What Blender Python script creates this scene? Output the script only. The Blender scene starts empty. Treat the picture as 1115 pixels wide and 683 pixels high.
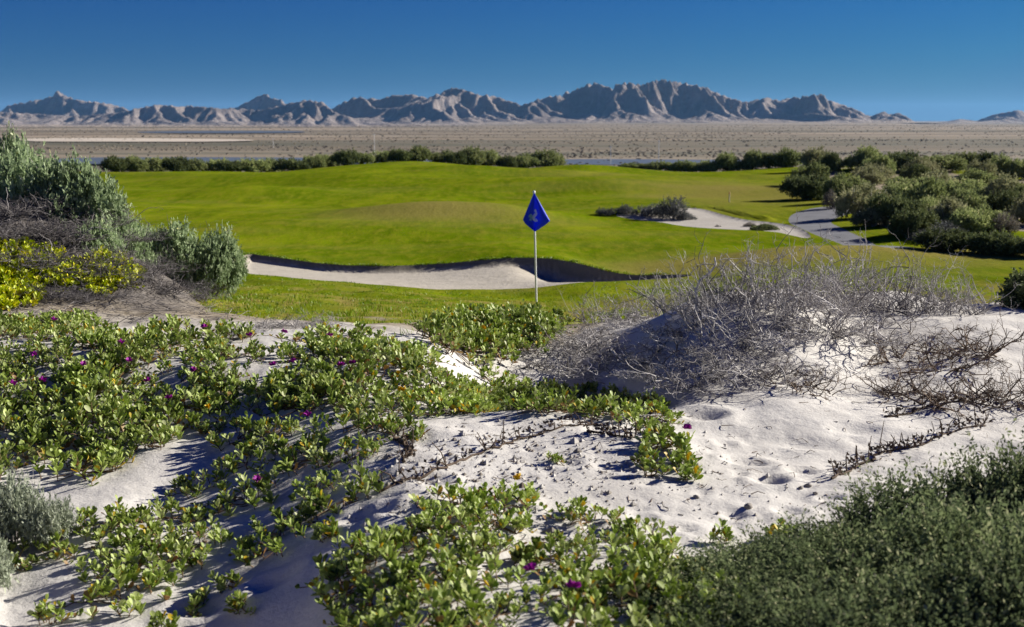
import bpy, math, random
import numpy as np
from mathutils import Vector, Matrix
from mathutils.geometry import delaunay_2d_cdt

C = bpy.context.scene
COL = C.collection
R = math.radians
F, CX, CY = 1346.0, 557.5, 341.5
H = 3.44
PITCH = math.atan(210.5 / F)
SP, CP = math.sin(PITCH), math.cos(PITCH)
SUN_EL, SUN_FWD = 24.0, 25.0           # elevation; degrees forward of pure right

# ------------------------------------------------------------------ helpers
def link(o, parent=None):
    COL.objects.link(o)
    if parent: o.parent = parent
    return o

def tag(o, label=None, cat=None, group=None, kind=None):
    if label: o['label'] = label
    if cat: o['category'] = cat
    if group: o['group'] = group
    if kind: o['kind'] = kind
    return o

def empty(name, loc=(0, 0, 0)):
    o = bpy.data.objects.new(name, None)
    o.empty_display_size = 0.1
    o.location = loc
    return link(o)

def np_mesh(name, verts, faces_flat, sizes, mat=None, smooth=True, attrs=None):
    """verts Nx3, faces_flat 1-D loop vertex indices, sizes = verts per face (int or array)"""
    me = bpy.data.meshes.new(name)
    verts = np.asarray(verts, np.float32); ff = np.asarray(faces_flat, np.int32).ravel()
    if np.isscalar(sizes): nf = len(ff) // sizes; sz = np.full(nf, sizes, np.int32)
    else: sz = np.asarray(sizes, np.int32); nf = len(sz)
    me.vertices.add(len(verts)); me.vertices.foreach_set('co', verts.ravel())
    me.loops.add(len(ff)); me.loops.foreach_set('vertex_index', ff)
    me.polygons.add(nf)
    st = np.zeros(nf, np.int32); st[1:] = np.cumsum(sz)[:-1]
    me.polygons.foreach_set('loop_start', st)
    try: me.polygons.foreach_set('loop_total', sz)
    except Exception: pass
    me.polygons.foreach_set('use_smooth', np.full(nf, smooth, bool))
    if attrs:
        for k, v in attrs.items():
            a = me.attributes.new(k, 'FLOAT', 'POINT'); a.data.foreach_set('value', np.asarray(v, np.float32))
    me.update(calc_edges=True)
    if mat: me.materials.append(mat)
    return me

def mobj(name, me, parent=None):
    return link(bpy.data.objects.new(name, me), parent)

class MB:
    """collects pieces (numpy) into one mesh"""
    def __init__(s): s.v = []; s.f = []; s.s = []; s.t = []; s.n = 0
    def add(s, v, f, size, tint=0.5):
        v = np.asarray(v, float).reshape(-1, 3); f = np.asarray(f, int)
        s.v.append(v); s.f.append((f + s.n).ravel()); s.s.append(np.full(f.size // size, size, int))
        s.t.append(np.full(len(v), tint) if np.isscalar(tint) else np.asarray(tint)); s.n += len(v)
    def mesh(s, name, mat, smooth=True):
        return np_mesh(name, np.concatenate(s.v), np.concatenate(s.f), np.concatenate(s.s), mat, smooth, {'tint': np.concatenate(s.t)})
    def tube(s, pts, r0, r1=None, sides=3, tint=0.5, cap=True):
        p = np.asarray(pts, float); n = len(p)
        if r1 is None: r1 = r0
        r = np.linspace(r0, r1, n) if np.isscalar(r0) else np.asarray(r0)
        d = np.gradient(p, axis=0); d /= np.linalg.norm(d, axis=1)[:, None] + 1e-9
        ref = np.array([0.31, 0.17, 0.94]) if abs(d[0, 2]) < .8 else np.array([.9, .3, .1])
        a = np.cross(d, ref); a /= np.linalg.norm(a, axis=1)[:, None] + 1e-9
        b = np.cross(d, a)
        th = np.arange(sides) * 2 * math.pi / sides
        v = p[:, None, :] + r[:, None, None] * (np.cos(th)[None, :, None] * a[:, None, :] + np.sin(th)[None, :, None] * b[:, None, :])
        i = np.arange(n - 1)[:, None] * sides; k = np.arange(sides)[None, :]; k2 = (k + 1) % sides
        f = np.stack([i + k, i + k2, i + sides + k2, i + sides + k], -1)
        s.add(v.reshape(-1, 3), f.reshape(-1, 4), 4, tint)

# ------------------------------------------------------------------ noise (numpy perlin)
_rng = np.random.default_rng(7)
_perm = np.concatenate([_rng.permutation(256)] * 3)
_ang = _rng.random(256) * 2 * math.pi
_gx, _gy = np.cos(_ang), np.sin(_ang)
def perlin(x, y, seed=0):
    x = np.asarray(x, float) + seed * 17.31; y = np.asarray(y, float) + seed * 9.73
    xi = np.floor(x).astype(int); yi = np.floor(y).astype(int)
    xf = x - xi; yf = y - yi
    def g(ix, iy, dx, dy):
        h = _perm[(_perm[ix & 255] + iy) & 255]
        return _gx[h] * dx + _gy[h] * dy
    u = xf ** 3 * (xf * (xf * 6 - 15) + 10); v = yf ** 3 * (yf * (yf * 6 - 15) + 10)
    a = g(xi, yi, xf, yf); b = g(xi + 1, yi, xf - 1, yf)
    c = g(xi, yi + 1, xf, yf - 1); d = g(xi + 1, yi + 1, xf - 1, yf - 1)
    return ((a + u * (b - a)) + v * ((c + u * (d - c)) - (a + u * (b - a)))) * 1.5
def fbm(x, y, o=4, seed=0):
    s = 0; a = 1.0; t = 0
    for i in range(o):
        s = s + a * perlin(x * 2 ** i, y * 2 ** i, seed + i * 3); t += a; a *= .5
    return s / t
def sstep(a, b, x):
    t = np.clip((x - a) / (b - a), 0, 1); return t * t * (3 - 2 * t)

# ------------------------------------------------------------------ the lie of the land
def z_at(py, Y):                          # height on the sight line through picture row py at distance Y
    b = (CY - py) / F
    return H + Y * (-SP + b * CP) / (CP + b * SP)
PLAIN = -8.0
def prof(*pts, start=2.0):
    ys, zs = [-12.0, 0.0], [start - .1, start]
    for p in pts:
        if len(p) == 2: ys.append(p[0]); zs.append(z_at(p[1], p[0]))
        else: ys.append(p[0]); zs.append(p[2])
    ys += [118, 150, 190]; zs += [-2.0, -6.0, PLAIN]
    return np.array(ys), np.array(zs)
Z = None
COLS = [
 (-2600, prof((3.6,Z,2.0),(9,Z,2.2),(12,Z,2.6),(16,Z,2.0),(22,Z,.7),(30,Z,.3),(60,Z,.1),(97,Z,0.0))),
 (-300, prof((3.6,Z,1.95),(6.4,Z,1.95),(9.3,Z,2.1),(10.5,Z,2.5),(12.5,Z,3.1),(14,Z,2.9),(18,Z,1.4),(23,Z,.4),(30,Z,.15),(60,Z,0),(97,Z,0))),
 (0,   prof((4.5,683),(5.4,575),(6.5,495),(7.4,430),(8.2,378),(9.4,348),(10.2,322),(11.3,262),(12.4,Z,2.75),(14,Z,2.5),(18,Z,1.1),(23,Z,.3),(30,Z,.1),(60,Z,0),(92,Z,-.1))),
 (110, prof((4.5,683),(5.4,575),(6.5,492),(7.3,432),(8.0,385),(9.4,352),(10.3,331),(11.4,283),(12.4,Z,2.35),(15,Z,1.8),(19,Z,.75),(23,Z,.3),(30,Z,.1),(60,Z,0),(92,188))),
 (215, prof((4.5,683),(5.4,575),(6.5,490),(7.2,435),(7.8,394),(9.3,352),(11,336),(13,320),(16,Z,1.15),(19.5,Z,.7),(24,303),(30,281),(38,253),(50,226),(68,203),(82,193),(93,187))),
 (300, prof((4.3,683),(5.25,572),(6.4,478),(7.1,434),(7.7,398),(9.2,356),(11,346),(14,333),(19,317),(24,303),(30,283),(38,253),(50,226),(68,202),(82,192),(94,187))),
 (380, prof((3.85,683),(4.95,572),(6.2,470),(7.6,402),(9.2,360),(10.6,352),(14,338),(19,322),(24,307),(30,287),(38,255),(47,231),(51,224.5),(60,212),(70,199),(82,188),(94,180))),
 (460, prof((3.6,683),(4.7,575),(6.0,478),(6.8,442),(7.6,408),(9.2,366),(10.6,354),(14,341),(19,327),(24,314),(30,286),(38,255),(47,231),(51,224),(60,213),(70,199),(82,188),(95,177))),
 (560, prof((3.6,683),(4.6,590),(5.6,510),(6.5,447),(7.2,Z,1.60),(8.0,Z,1.46),(9.0,Z,1.52),(10,362),(11.5,351),(16,338),(20.5,330),(24.5,316),(30,276),(38,254),(47,233),(51,228),(60,214),(70,199),(82,190),(96,184))),
 (640, prof((3.6,683),(4.6,590),(5.6,512),(6.5,452),(7.1,Z,1.62),(8.0,Z,1.47),(9.2,Z,1.55),(10.2,Z,1.62),(12,Z,1.5),(16,Z,.95),(20.5,333),(25,306),(30,286),(38,255),(47,234),(55,221),(62,211),(70,200),(82,188),(96,179.5))),
 (760, prof((3.6,683),(4.6,594),(5.6,520),(6.5,464),(7.2,436),(7.9,Z,1.93),(8.6,349),(9.6,Z,2.02),(11,Z,1.75),(13,Z,1.3),(17,Z,.75),(21,Z,.4),(26,300),(30,282),(38,256),(45,239),(55,221),(62,212),(70,202),(82,193),(95,188))),
 (850, prof((3.6,683),(4.6,600),(5.6,526),(6.5,466),(7.3,424),(8.0,380),(8.7,334),(9.8,Z,2.08),(11,Z,1.85),(13,Z,1.4),(17,Z,.8),(22,Z,.45),(29,274),(33,Z,.06),(39,251),(45,238),(55,220),(62,211),(70,203),(82,193),(97,183))),
 (960, prof((3.6,683),(4.6,600),(5.6,528),(6.8,462),(7.9,414),(9.0,364),(9.8,338),(11,Z,1.9),(14,Z,1.3),(18,Z,.8),(23,Z,.5),(29,272),(33.5,Z,.05),(39,Z,.1),(45,Z,.1),(62,Z,.1),(97,Z,0))),
 (1060,prof((3.6,683),(4.6,600),(5.6,530),(6.8,462),(7.9,414),(9.0,364),(9.8,343),(11,Z,1.8),(14,Z,1.25),(18,Z,.8),(23,Z,.55),(29,277),(34,Z,.1),(45,Z,.1),(62,Z,.1),(97,Z,0))),
 (1200,prof((3.6,Z,1.95),(5.6,530),(6.8,466),(7.9,422),(9.0,370),(9.8,346),(11,Z,1.8),(14,Z,1.3),(18,Z,.9),(23,Z,.6),(29,Z,.4),(34,Z,.1),(62,Z,.1),(97,Z,0))),
 (3700,prof((3.6,Z,2.0),(9,Z,2.1),(14,Z,1.7),(22,Z,.8),(34,Z,.2),(62,Z,.1),(97,Z,0))),
]
def pchip(x, y):
    h = np.diff(x); d = np.diff(y) / h; m = np.zeros_like(y)
    for i in range(1, len(x) - 1):
        if d[i - 1] * d[i] > 0:
            w1 = 2 * h[i] + h[i - 1]; w2 = h[i] + 2 * h[i - 1]
            m[i] = (w1 + w2) / (w1 / d[i - 1] + w2 / d[i])
    m[0] = d[0]; m[-1] = d[-1]
    def f(q):
        q = np.clip(q, x[0], x[-1]); i = np.clip(np.searchsorted(x, q) - 1, 0, len(x) - 2)
        t = (q - x[i]) / h[i]
        return ((1 + 2 * t) * (1 - t) ** 2 * y[i] + t * (1 - t) ** 2 * h[i] * m[i] + t * t * (3 - 2 * t) * y[i + 1] + t * t * (t - 1) * h[i] * m[i + 1])
    return f
CU = np.array([c[0] for c in COLS], float)
YT = np.concatenate([np.linspace(-12, 3, 40), np.geomspace(3.02, 190, 420)])
TAB = np.stack([pchip(*c[1])(YT) for c in COLS])
# light smoothing along Y of the far part
def uof(X, Y): return CX + F * X / (np.maximum(Y, 2.0) * CP + .21)
def xof(u, Y): return (u - CX) / F * (np.maximum(Y, 2.0) * CP + .21)
def zbase0(X, Y):
    X = np.asarray(X, float); Y = np.asarray(Y, float)
    u = np.clip(uof(X, Y), CU[0], CU[-1] - 1e-3)
    i = np.clip(np.searchsorted(CU, u, side='right') - 1, 0, len(CU) - 2)
    t = (u - CU[i]) / (CU[i + 1] - CU[i])
    yy = np.clip(Y, YT[0], YT[-1])
    j = np.clip(np.searchsorted(YT, yy) - 1, 0, len(YT) - 2)
    s = (yy - YT[j]) / (YT[j + 1] - YT[j])
    def row(k):
        k = np.clip(k, 0, len(CU) - 1); return TAB[k, j] * (1 - s) + TAB[k, j + 1] * s
    p0, p1, p2, p3 = row(i - 1), row(i), row(i + 1), row(i + 2)
    # cubic with finite-difference tangents (non-uniform)
    def U(k): return CU[np.clip(k, 0, len(CU) - 1)]
    h = U(i + 1) - U(i)
    m1 = np.where(i > 0, (p2 - p0) / np.maximum(U(i + 1) - U(i - 1), 1), (p2 - p1) / h) * h
    m2 = np.where(i < len(CU) - 2, (p3 - p1) / np.maximum(U(i + 2) - U(i), 1), (p2 - p1) / h) * h
    m1 = np.clip(m1, -abs(p2 - p1) * 3 - .05, abs(p2 - p1) * 3 + .05); m2 = np.clip(m2, -abs(p2 - p1) * 3 - .05, abs(p2 - p1) * 3 + .05)
    return (1 + 2 * t) * (1 - t) ** 2 * p1 + t * (1 - t) ** 2 * m1 + t * t * (3 - 2 * t) * p2 + t * t * (t - 1) * m2
def ray(px, py):
    a = (np.asarray(px, float) - CX) / F; b = (CY - np.asarray(py, float)) / F
    return a, CP + b * SP, -SP + b * CP
def hit(px, py, zf, ymin=2.5, ymax=175.0, n=420, coarse=None):
    px = np.atleast_1d(np.asarray(px, float)); py = np.atleast_1d(np.asarray(py, float))
    dx, dy, dz = ray(px, py); ys = np.geomspace(ymin, ymax, n); cz = coarse or zf
    T = ys[None] / dy[:, None]; X = dx[:, None] * T; Yb = np.broadcast_to(ys, X.shape)
    G = cz(X.ravel(), Yb.ravel()).reshape(X.shape) - (H + dz[:, None] * T)
    anyh = (G > 0).any(1); k = np.where(anyh, np.argmax(G > 0, 1), n - 1); k = np.maximum(k, 1)
    lo, hi = ys[k - 1], ys[k]
    if coarse: lo, hi = lo * .985, hi * 1.03
    for _ in range(22):
        m = (lo + hi) / 2; t = m / dy
        up = zf(dx * t, m) - (H + dz * t) > 0
        hi = np.where(up, m, hi); lo = np.where(up, lo, m)
    m = (lo + hi) / 2; t = m / dy
    return np.stack([dx * t, m, H + dz * t], 1)
def poly_sd(P, X, Y):                    # signed distance, positive inside
    X = np.asarray(X, float); Y = np.asarray(Y, float)
    d2 = np.full(X.shape, 1e9); ins = np.zeros(X.shape, bool); n = len(P)
    for i in range(n):
        ax, ay = P[i]; bx, by = P[(i + 1) % n]
        ex, ey = bx - ax, by - ay; L = ex * ex + ey * ey + 1e-12
        t = np.clip(((X - ax) * ex + (Y - ay) * ey) / L, 0, 1)
        d2 = np.minimum(d2, (X - ax - t * ex) ** 2 + (Y - ay - t * ey) ** 2)
        c = ((ay > Y) != (by > Y)) & (X < ex * (Y - ay) / (by - ay + 1e-12) + ax)
        ins ^= c
    return np.where(ins, 1, -1) * np.sqrt(d2)
def smooth_poly(P, k=2):
    P = np.asarray(P, float)
    for _ in range(k):
        Q = np.roll(P, -1, 0); P = np.stack([P * .75 + Q * .25, P * .25 + Q * .75], 1).reshape(-1, 2)
    return P
def px_poly(pts, k=2):
    h = hit([p[0] for p in pts], [p[1] for p in pts], zbase0)
    return smooth_poly(h[:, :2], k)
BUNK_NEAR = [(262,297),(290,300),(320,303),(370,306),(420,310),(470,315),(520,316),(560,314),(620,309),(655,307),(700,305),(745,302.5)]
BUNK_FAR = [(757,300),(720,300.5),(690,301),(662,300),(640,297),(618,291.5),(595,285),(560,281.5),(520,285),(460,291),(410,293),(350,290),(300,282),(262,274)]
BUNK = px_poly(BUNK_NEAR + BUNK_FAR)
_bn = hit([p[0] for p in BUNK_NEAR], [p[1] for p in BUNK_NEAR], zbase0); _bf = hit([p[0] for p in BUNK_FAR], [p[1] for p in BUNK_FAR], zbase0)
_o1 = np.argsort(uof(_bn[:, 0], _bn[:, 1])); _o2 = np.argsort(uof(_bf[:, 0], _bf[:, 1]))
WASTE = px_poly([(665,234),(690,234),(724,232),(752,227),(778,233),(812,238.5),(842,240.6),(857,243),(868,247),(884,256),(880,259),(862,256),(844,252.5),(812,251),(778,248.5),(745,244),(719,238.5),(690,236.5)])
PATHP = px_poly([(857,238),(864,233),(885,228.4),(905,226.5),(930,225),(955,224),(957,228),(930,231),(912,235),(902,241),(921,252),(952,263),(981,271.5),(1000,274.5),(968,275),(950,271.3),(921,264.5),(883,254.8),(864,245)])
def rimbump(X, Y):
    u = uof(X, Y); yf = np.interp(u, uof(_bf[:, 0], _bf[:, 1])[_o2], _bf[_o2, 1]); d = Y - yf
    return .17 * np.exp(-((u - 628) / 42) ** 2) * np.where(d < 0, np.exp(-(d / .55) ** 2), np.exp(-(d / 2.2) ** 2))
def bunker_depth(X, Y):
    sd = poly_sd(BUNK, X, Y); u = uof(X, Y)
    yn = np.interp(u, uof(_bn[:, 0], _bn[:, 1])[_o1], _bn[_o1, 1]); yf = np.interp(u, uof(_bf[:, 0], _bf[:, 1])[_o2], _bf[_o2, 1])
    v = np.clip((Y - yn) / np.maximum(yf - yn, .3), 0, 1)
    D = .015 + .155 * v ** 1.3 + .22 * sstep(550, 610, u) * (1 - sstep(640, 720, u)) * sstep(.1, .8, v)
    return D * np.clip(sd / .22, 0, 1) ** .8 + rimbump(X, Y) * np.clip(sd / .22, 0, 1), sd
FOOT = []   # footprints / dents: world x, y, rx, ry, depth
HUMPS = [(470, 45.5, 3.4, 2.3, .46), (560, 46, 2.2, 2.6, .28), (690, 49, 3.2, 2.2, .26), (250, 60, 4.0, 3.5, .34), (395, 72, 4.5, 4, .36), (640, 66, 5, 4, .34),
         (520, 84, 6, 4, .30), (230, 80, 5, 5, .30), (760, 76, 4, 4, .28), (330, 40, 3.0, 2.4, .16), (860, 28.5, 1.8, 1.6, .10), (760, 27.5, 1.5, 1.4, .12), (1000, 28.5, 2.2, 1.6, .08)]
def zbase(X, Y, detail=True):
    X = np.asarray(X, float); Y = np.asarray(Y, float)
    z = zbase0(X, Y)
    dune = 1 - sstep(10.5, 14.5, Y)
    z = z + dune * (.05 * fbm(X / 1.1, Y / 1.0, 2, 1) + .028 * fbm(X / .42, Y / .38, 2, 5))
    rough = sstep(10, 13, Y) * (1 - sstep(22, 26, Y))
    z = z + rough * .09 * fbm(X / 1.3, Y / 1.3, 2, 4)
    far = sstep(24, 32, Y)
    z = z + far * (.07 * perlin(X / 8, Y / 8, 9) + .22 * perlin(X / 17, Y / 12, 12) * sstep(34, 50, Y) * (1 - sstep(80, 96, Y)))
    z = z + far * .10 * perlin(X / 6, Y / 8, 19)
    for (hu, hy, sx, sy, am) in HUMPS:
        z = z + am * np.exp(-((X - (hu - CX) / F * hy) / sx) ** 2 - ((Y - hy) / sy) ** 2)
    z = z + sstep(60, 70, Y) * (1 - sstep(82, 92, Y)) * .16 * np.sin(X / 7.0 + Y / 9.0)
    return z
def zfull(X, Y):
    X = np.asarray(X, float); Y = np.asarray(Y, float); z = zbase(X, Y)
    m = (Y > 20) & (Y < 75)
    if m.any():
        d, _ = bunker_depth(X[m], Y[m]); zz = z[m] - d
        w = poly_sd(WASTE, X[m], Y[m]); zz = zz - .05 * np.clip(w / .12, 0, 1)
        bank = np.exp(-((Y[m] - hitY_waste(X[m])) ** 2) / .35) * .12 * (w < 0)
        zz = zz + bank
        zz = zz + rimbump(X[m], Y[m])
        z = z.copy(); z[m] = zz
    m = Y < 12
    if m.any():
        zz = z[m]; x = X[m]; y = Y[m]
        zz = zz + .006 * fbm(x / .13, y / .12, 3, 21)
        rw = sstep(.0, .4, fbm(x / .9, y / .9, 2, 33)); zz = zz + .0045 * rw * np.sin((x * .55 + y) / .0165 + 3.0 * fbm(x / .35, y / .35, 2, 34))
        for (fx, fy, rx, ry, dp) in FOOT:
            q = ((x - fx) / rx) ** 2 + ((y - fy) / ry) ** 2
            zz = zz - dp * np.exp(-q * 1.4) + dp * .45 * np.exp(-((np.sqrt(q) - 1.45) ** 2) * 5)
        z = z.copy(); z[m] = zz
    return z
_wu = uof(WASTE[:, 0], WASTE[:, 1])
def hitY_waste(X):                       # far rim of the sandy waste area as Y(X)
    o = np.argsort(WASTE[:, 0]); xs = WASTE[o, 0]; ys = WASTE[o, 1]
    g = np.linspace(xs.min(), xs.max(), 24); rim = []
    for a in g:
        k = np.abs(WASTE[:, 0] - a) < .7; rim.append(WASTE[k, 1].max() if k.any() else ys.max())
    r = np.interp(X, g, rim); return np.where((X < g[0]) | (X > g[-1]), 1e3, r + .5)
for (px, py, rx, ry, dp) in [(762,452,.13,.12,.075),(742,545,.05,.05,.0),(838,527,.08,.07,.06),(873,515,.07,.06,.05),(815,503,.10,.07,.045),(790,480,.06,.05,.03),
        (440,560,.09,.06,.05),(399,565,.10,.07,.06),(330,410,.2,.12,.06),(655,470,.08,.06,.03),(560,560,.07,.06,.04),(860,560,.07,.05,.04),(905,545,.06,.05,.035),(700,560,.06,.05,.03),(470,520,.08,.06,.03),
        (620,505,.06,.05,.03),(580,490,.05,.04,.025),(930,470,.12,.08,.03),(830,590,.07,.06,.03),(800,560,.05,.05,.03),(300,640,.10,.07,.05),(220,670,.12,.07,.05),(880,480,.15,.1,.025)]:
    h = hit([px], [py], zbase0)[0]
    if dp > 0: FOOT.append((h[0], h[1], rx, ry, dp * .6))
_fr = np.random.default_rng(3)
for _ in range(150):
    px, py = _fr.uniform(360, 1050), _fr.uniform(445, 640)
    h = hit([px], [py], zbase0, 2.6, 12, 150)[0]; s = _fr.uniform(.018, .05)
    FOOT.append((h[0], h[1], s * _fr.uniform(.8, 1.5), s, s * _fr.uniform(.15, .35)))
_zl = [(8, zfull)]
def ground(px, py): return hit(px, py, zfull, coarse=zbase)
def zat(x, y): return float(zfull(np.array([x]), np.array([y]))[0])

# near limit of the grass as Y(u), far limit of the fairway
GB = [(-2600,16.5),(-300,17),(0,17),(150,14.5),(200,12.3),(235,9.8),(300,9.3),(370,9.4),(440,9.3),(500,9.5),(560,10.2),(640,11.2),(740,12),(850,12.5),(1000,13),(3700,15)]
def grass_mask(X, Y):
    u = uof(X, Y)
    yb = np.interp(u, [g[0] for g in GB], [g[1] for g in GB])
    w = 1.2 + 2.2 * np.exp(-((u - 400) / 90) ** 2)
    g = sstep(-.2, 1.0, (Y - yb) / w + 1.1 * fbm(X / .9, Y / .9, 3, 31)) * (1 - .30 * sstep(-.05, .3, fbm(X / .5, Y / 1.3, 5, 77)) * (1 - sstep(17, 23, Y)))
    yf = np.interp(u, [-2600, 100, 560, 700, 800, 880, 3700], [98, 98, 99, 99, 99, 97, 97])
    g = g * (1 - sstep(-1, 2, Y - yf + 1.5 * perlin(X / 5, Y / 5, 3)))
    # thicket floor is mostly bare
    th = sstep(0, 14, u - np.interp(Y, [31, 36, 42, 50, 62, 80, 100], [1050, 985, 925, 940, 905, 885, 880])) * sstep(31.5, 33.5, Y)
    return g * (1 - th * .93 * sstep(-.35, .1, perlin(X / 3.2, Y / 3.2, 40) + .12))
def dry_mask(X, Y):                      # where the turf has turned straw-coloured
    u = uof(X, Y)
    d = 1.0 * np.exp(-((u - 480) / 125) ** 2 - ((Y - 44) / 3.0) ** 2)
    d = np.maximum(d, .8 * sstep(620, 800, u) * np.exp(-((Y - 62) / 13) ** 2))
    d = np.maximum(d, .95 * sstep(590, 720, u) * np.exp(-((Y - 28.5) / 3.2) ** 2))
    d = np.maximum(d, .35 * np.exp(-((Y - 80) / 6) ** 2) * sstep(500, 700, u))
    d = np.maximum(d, .55 * (1 - sstep(560, 640, u)) * sstep(500, 560, u) * np.exp(-((Y - 25) / 1.2) ** 2))
    d = np.maximum(d, .7 * np.exp(-((u - 415) / 70) ** 2 - ((Y - 13) / 2.5) ** 2))
    d = np.maximum(d, .95 * sstep(-.12, .25, fbm(X / .55, Y / 1.5, 5, 79)) * sstep(9, 10, Y) * (1 - sstep(19, 24, Y)))
    return np.clip(d + .38 * fbm(X / 5, Y / 2.2, 3, 55) + .25 * fbm(X / 14, Y / 6, 2, 56), 0, 1)

# ------------------------------------------------------------------ materials
def new_mat(name):
    m = bpy.data.materials.new(name); m.use_nodes = True
    nt = m.node_tree; b = nt.nodes['Principled BSDF']; return m, nt, b
def N(nt, t, **kw):
    n = nt.nodes.new(t)
    for k, v in kw.items():
        if k in n.inputs: n.inputs[k].default_value = v
        else: setattr(n, k, v)
    return n
def ramp(nt, fac, stops, interp='LINEAR'):
    r = nt.nodes.new('ShaderNodeValToRGB'); r.color_ramp.interpolation = interp
    e = r.color_ramp.elements
    while len(e) > 1: e.remove(e[0])
    e[0].position = stops[0][0]; e[0].color = (*stops[0][1], 1)
    for p, c in stops[1:]:
        q = e.new(p); q.color = (*c, 1)
    nt.links.new(fac, r.inputs[0]); return r.outputs[0]
def mixc(nt, fac, a, b, mode='MIX'):
    m = nt.nodes.new('ShaderNodeMix'); m.data_type = 'RGBA'; m.blend_type = mode
    for s, v in ((0, fac), (6, a), (7, b)):
        if hasattr(v, 'is_output'): nt.links.new(v, m.inputs[s])
        elif s == 0: m.inputs[0].default_value = v
        else: m.inputs[s].default_value = (*v, 1)
    return m.outputs[2]
def math_(nt, op, a, b=None, clamp=False):
    m = nt.nodes.new('ShaderNodeMath'); m.operation = op; m.use_clamp = clamp
    for i, v in enumerate((a, b)):
        if v is None: continue
        if hasattr(v, 'is_output'): nt.links.new(v, m.inputs[i])
        else: m.inputs[i].default_value = v
    return m.outputs[0]
def noise(nt, scale, detail=3, vec=None, rough=.55):
    n = N(nt, 'ShaderNodeTexNoise', Scale=scale, Detail=detail, Roughness=rough)
    if vec is not None: nt.links.new(vec, n.inputs['Vector'])
    return n.outputs['Fac']
def coords(nt, scale=(1, 1, 1)):
    g = nt.nodes.new('ShaderNodeNewGeometry'); m = N(nt, 'ShaderNodeMapping'); m.inputs['Scale'].default_value = scale
    nt.links.new(g.outputs['Position'], m.inputs['Vector']); return m.outputs[0]
def attr(nt, name):
    a = nt.nodes.new('ShaderNodeAttribute'); a.attribute_name = name; return a.outputs['Fac']
def bump(nt, b, h, strength, dist):
    n = N(nt, 'ShaderNodeBump', Strength=strength, Distance=dist); nt.links.new(h, n.inputs['Height']); nt.links.new(n.outputs[0], b.inputs['Normal'])

def mat_ground():
    m, nt, b = new_mat('turf_and_sand'); v = coords(nt)
    g = attr(nt, 'grass'); d = attr(nt, 'dry')
    n1 = noise(nt, 14, 5, v); n2 = noise(nt, 1.3, 4, v); n3 = noise(nt, 60, 3, v)
    vs = coords(nt, (.13, .07, .3)); n4 = noise(nt, 1.0, 5, vs, .6)
    sand = ramp(nt, n2, [(.3, (.50, .475, .435)), (.7, (.60, .575, .53))])
    sand = mixc(nt, math_(nt, 'MULTIPLY', ramp(nt, n3, [(.55, (0, 0, 0)), (.75, (1, 1, 1))]), .30), sand, (.30, .25, .20))
    gr = ramp(nt, n4, [(.34, (.078, .125, .003)), (.5, (.142, .195, .005)), (.64, (.22, .25, .010))])
    v5 = coords(nt, (.55, .16, .2)); n5 = noise(nt, 1.0, 6, v5, .72); n6 = noise(nt, 1.0, 5, coords(nt, (2.6, .8, 1)), .72)
    gr = mixc(nt, ramp(nt, n5, [(.42, (0,) * 3), (.60, (.8,) * 3)]), gr, (.070, .110, .003))
    gr = mixc(nt, ramp(nt, n6, [(.45, (0,) * 3), (.66, (.72,) * 3)]), gr, (.225, .215, .018))
    gr = mixc(nt, math_(nt, 'MULTIPLY', n1, .40), gr, (.075, .12, .001))
    dryc = ramp(nt, n1, [(.3, (.150, .135, .025)), (.7, (.265, .220, .065))])
    gr = mixc(nt, math_(nt, 'MULTIPLY', d, 1.0, True), gr, dryc)
    edge = math_(nt, 'ADD', math_(nt, 'SUBTRACT', g, .5), math_(nt, 'MULTIPLY', math_(nt, 'SUBTRACT', n1, .5), 1.1))
    k = math_(nt, 'ADD', math_(nt, 'MULTIPLY', edge, 3.2), .5, True)
    lit = attr(nt, 'litter')
    dirt = ramp(nt, n1, [(.35, (.20, .165, .115)), (.65, (.36, .31, .24))])
    att = attr(nt, 'dirt')
    sand = mixc(nt, att, sand, dirt)
    sand = mixc(nt, lit, sand, ramp(nt, noise(nt, 22, 5, v, .7), [(.35, (.055, .05, .048)), (.65, (.20, .18, .165))]))
    col = mixc(nt, k, sand, gr)
    nt.links.new(col, b.inputs['Base Color']); b.inputs['Roughness'].default_value = 1; b.inputs['Specular IOR Level'].default_value = 0
    hh = math_(nt, 'ADD', math_(nt, 'MULTIPLY', noise(nt, 9, 6, v, .65), 1.0), math_(nt, 'MULTIPLY', noise(nt, 90, 2, v), .12))
    hh = math_(nt, 'ADD', hh, math_(nt, 'MULTIPLY', math_(nt, 'MULTIPLY', n6, g), 2.5))
    bump(nt, b, hh, .38, .035)
    return m
def mat_bunker():
    m, nt, b = new_mat('bunker_sand'); v = coords(nt)
    c = ramp(nt, noise(nt, 3, 5, v), [(.3, (.325, .29, .23)), (.7, (.415, .37, .30))])
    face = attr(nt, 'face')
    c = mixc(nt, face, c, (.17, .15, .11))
    nt.links.new(c, b.inputs['Base Color']); b.inputs['Roughness'].default_value = .95
    bump(nt, b, noise(nt, 7, 5, v, .65), .6, .05); return m
def mat_path():
    m, nt, b = new_mat('path_concrete'); v = coords(nt)
    c = ramp(nt, noise(nt, 1.6, 6, v), [(.3, (.085, .09, .10)), (.7, (.145, .145, .16))])
    c = mixc(nt, math_(nt, 'MULTIPLY', noise(nt, 30, 3, v), .3), c, (.16, .15, .14))
    nt.links.new(c, b.inputs['Base Color']); b.inputs['Roughness'].default_value = .85
    bump(nt, b, noise(nt, 25, 3, v), .3, .01); return m
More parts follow.
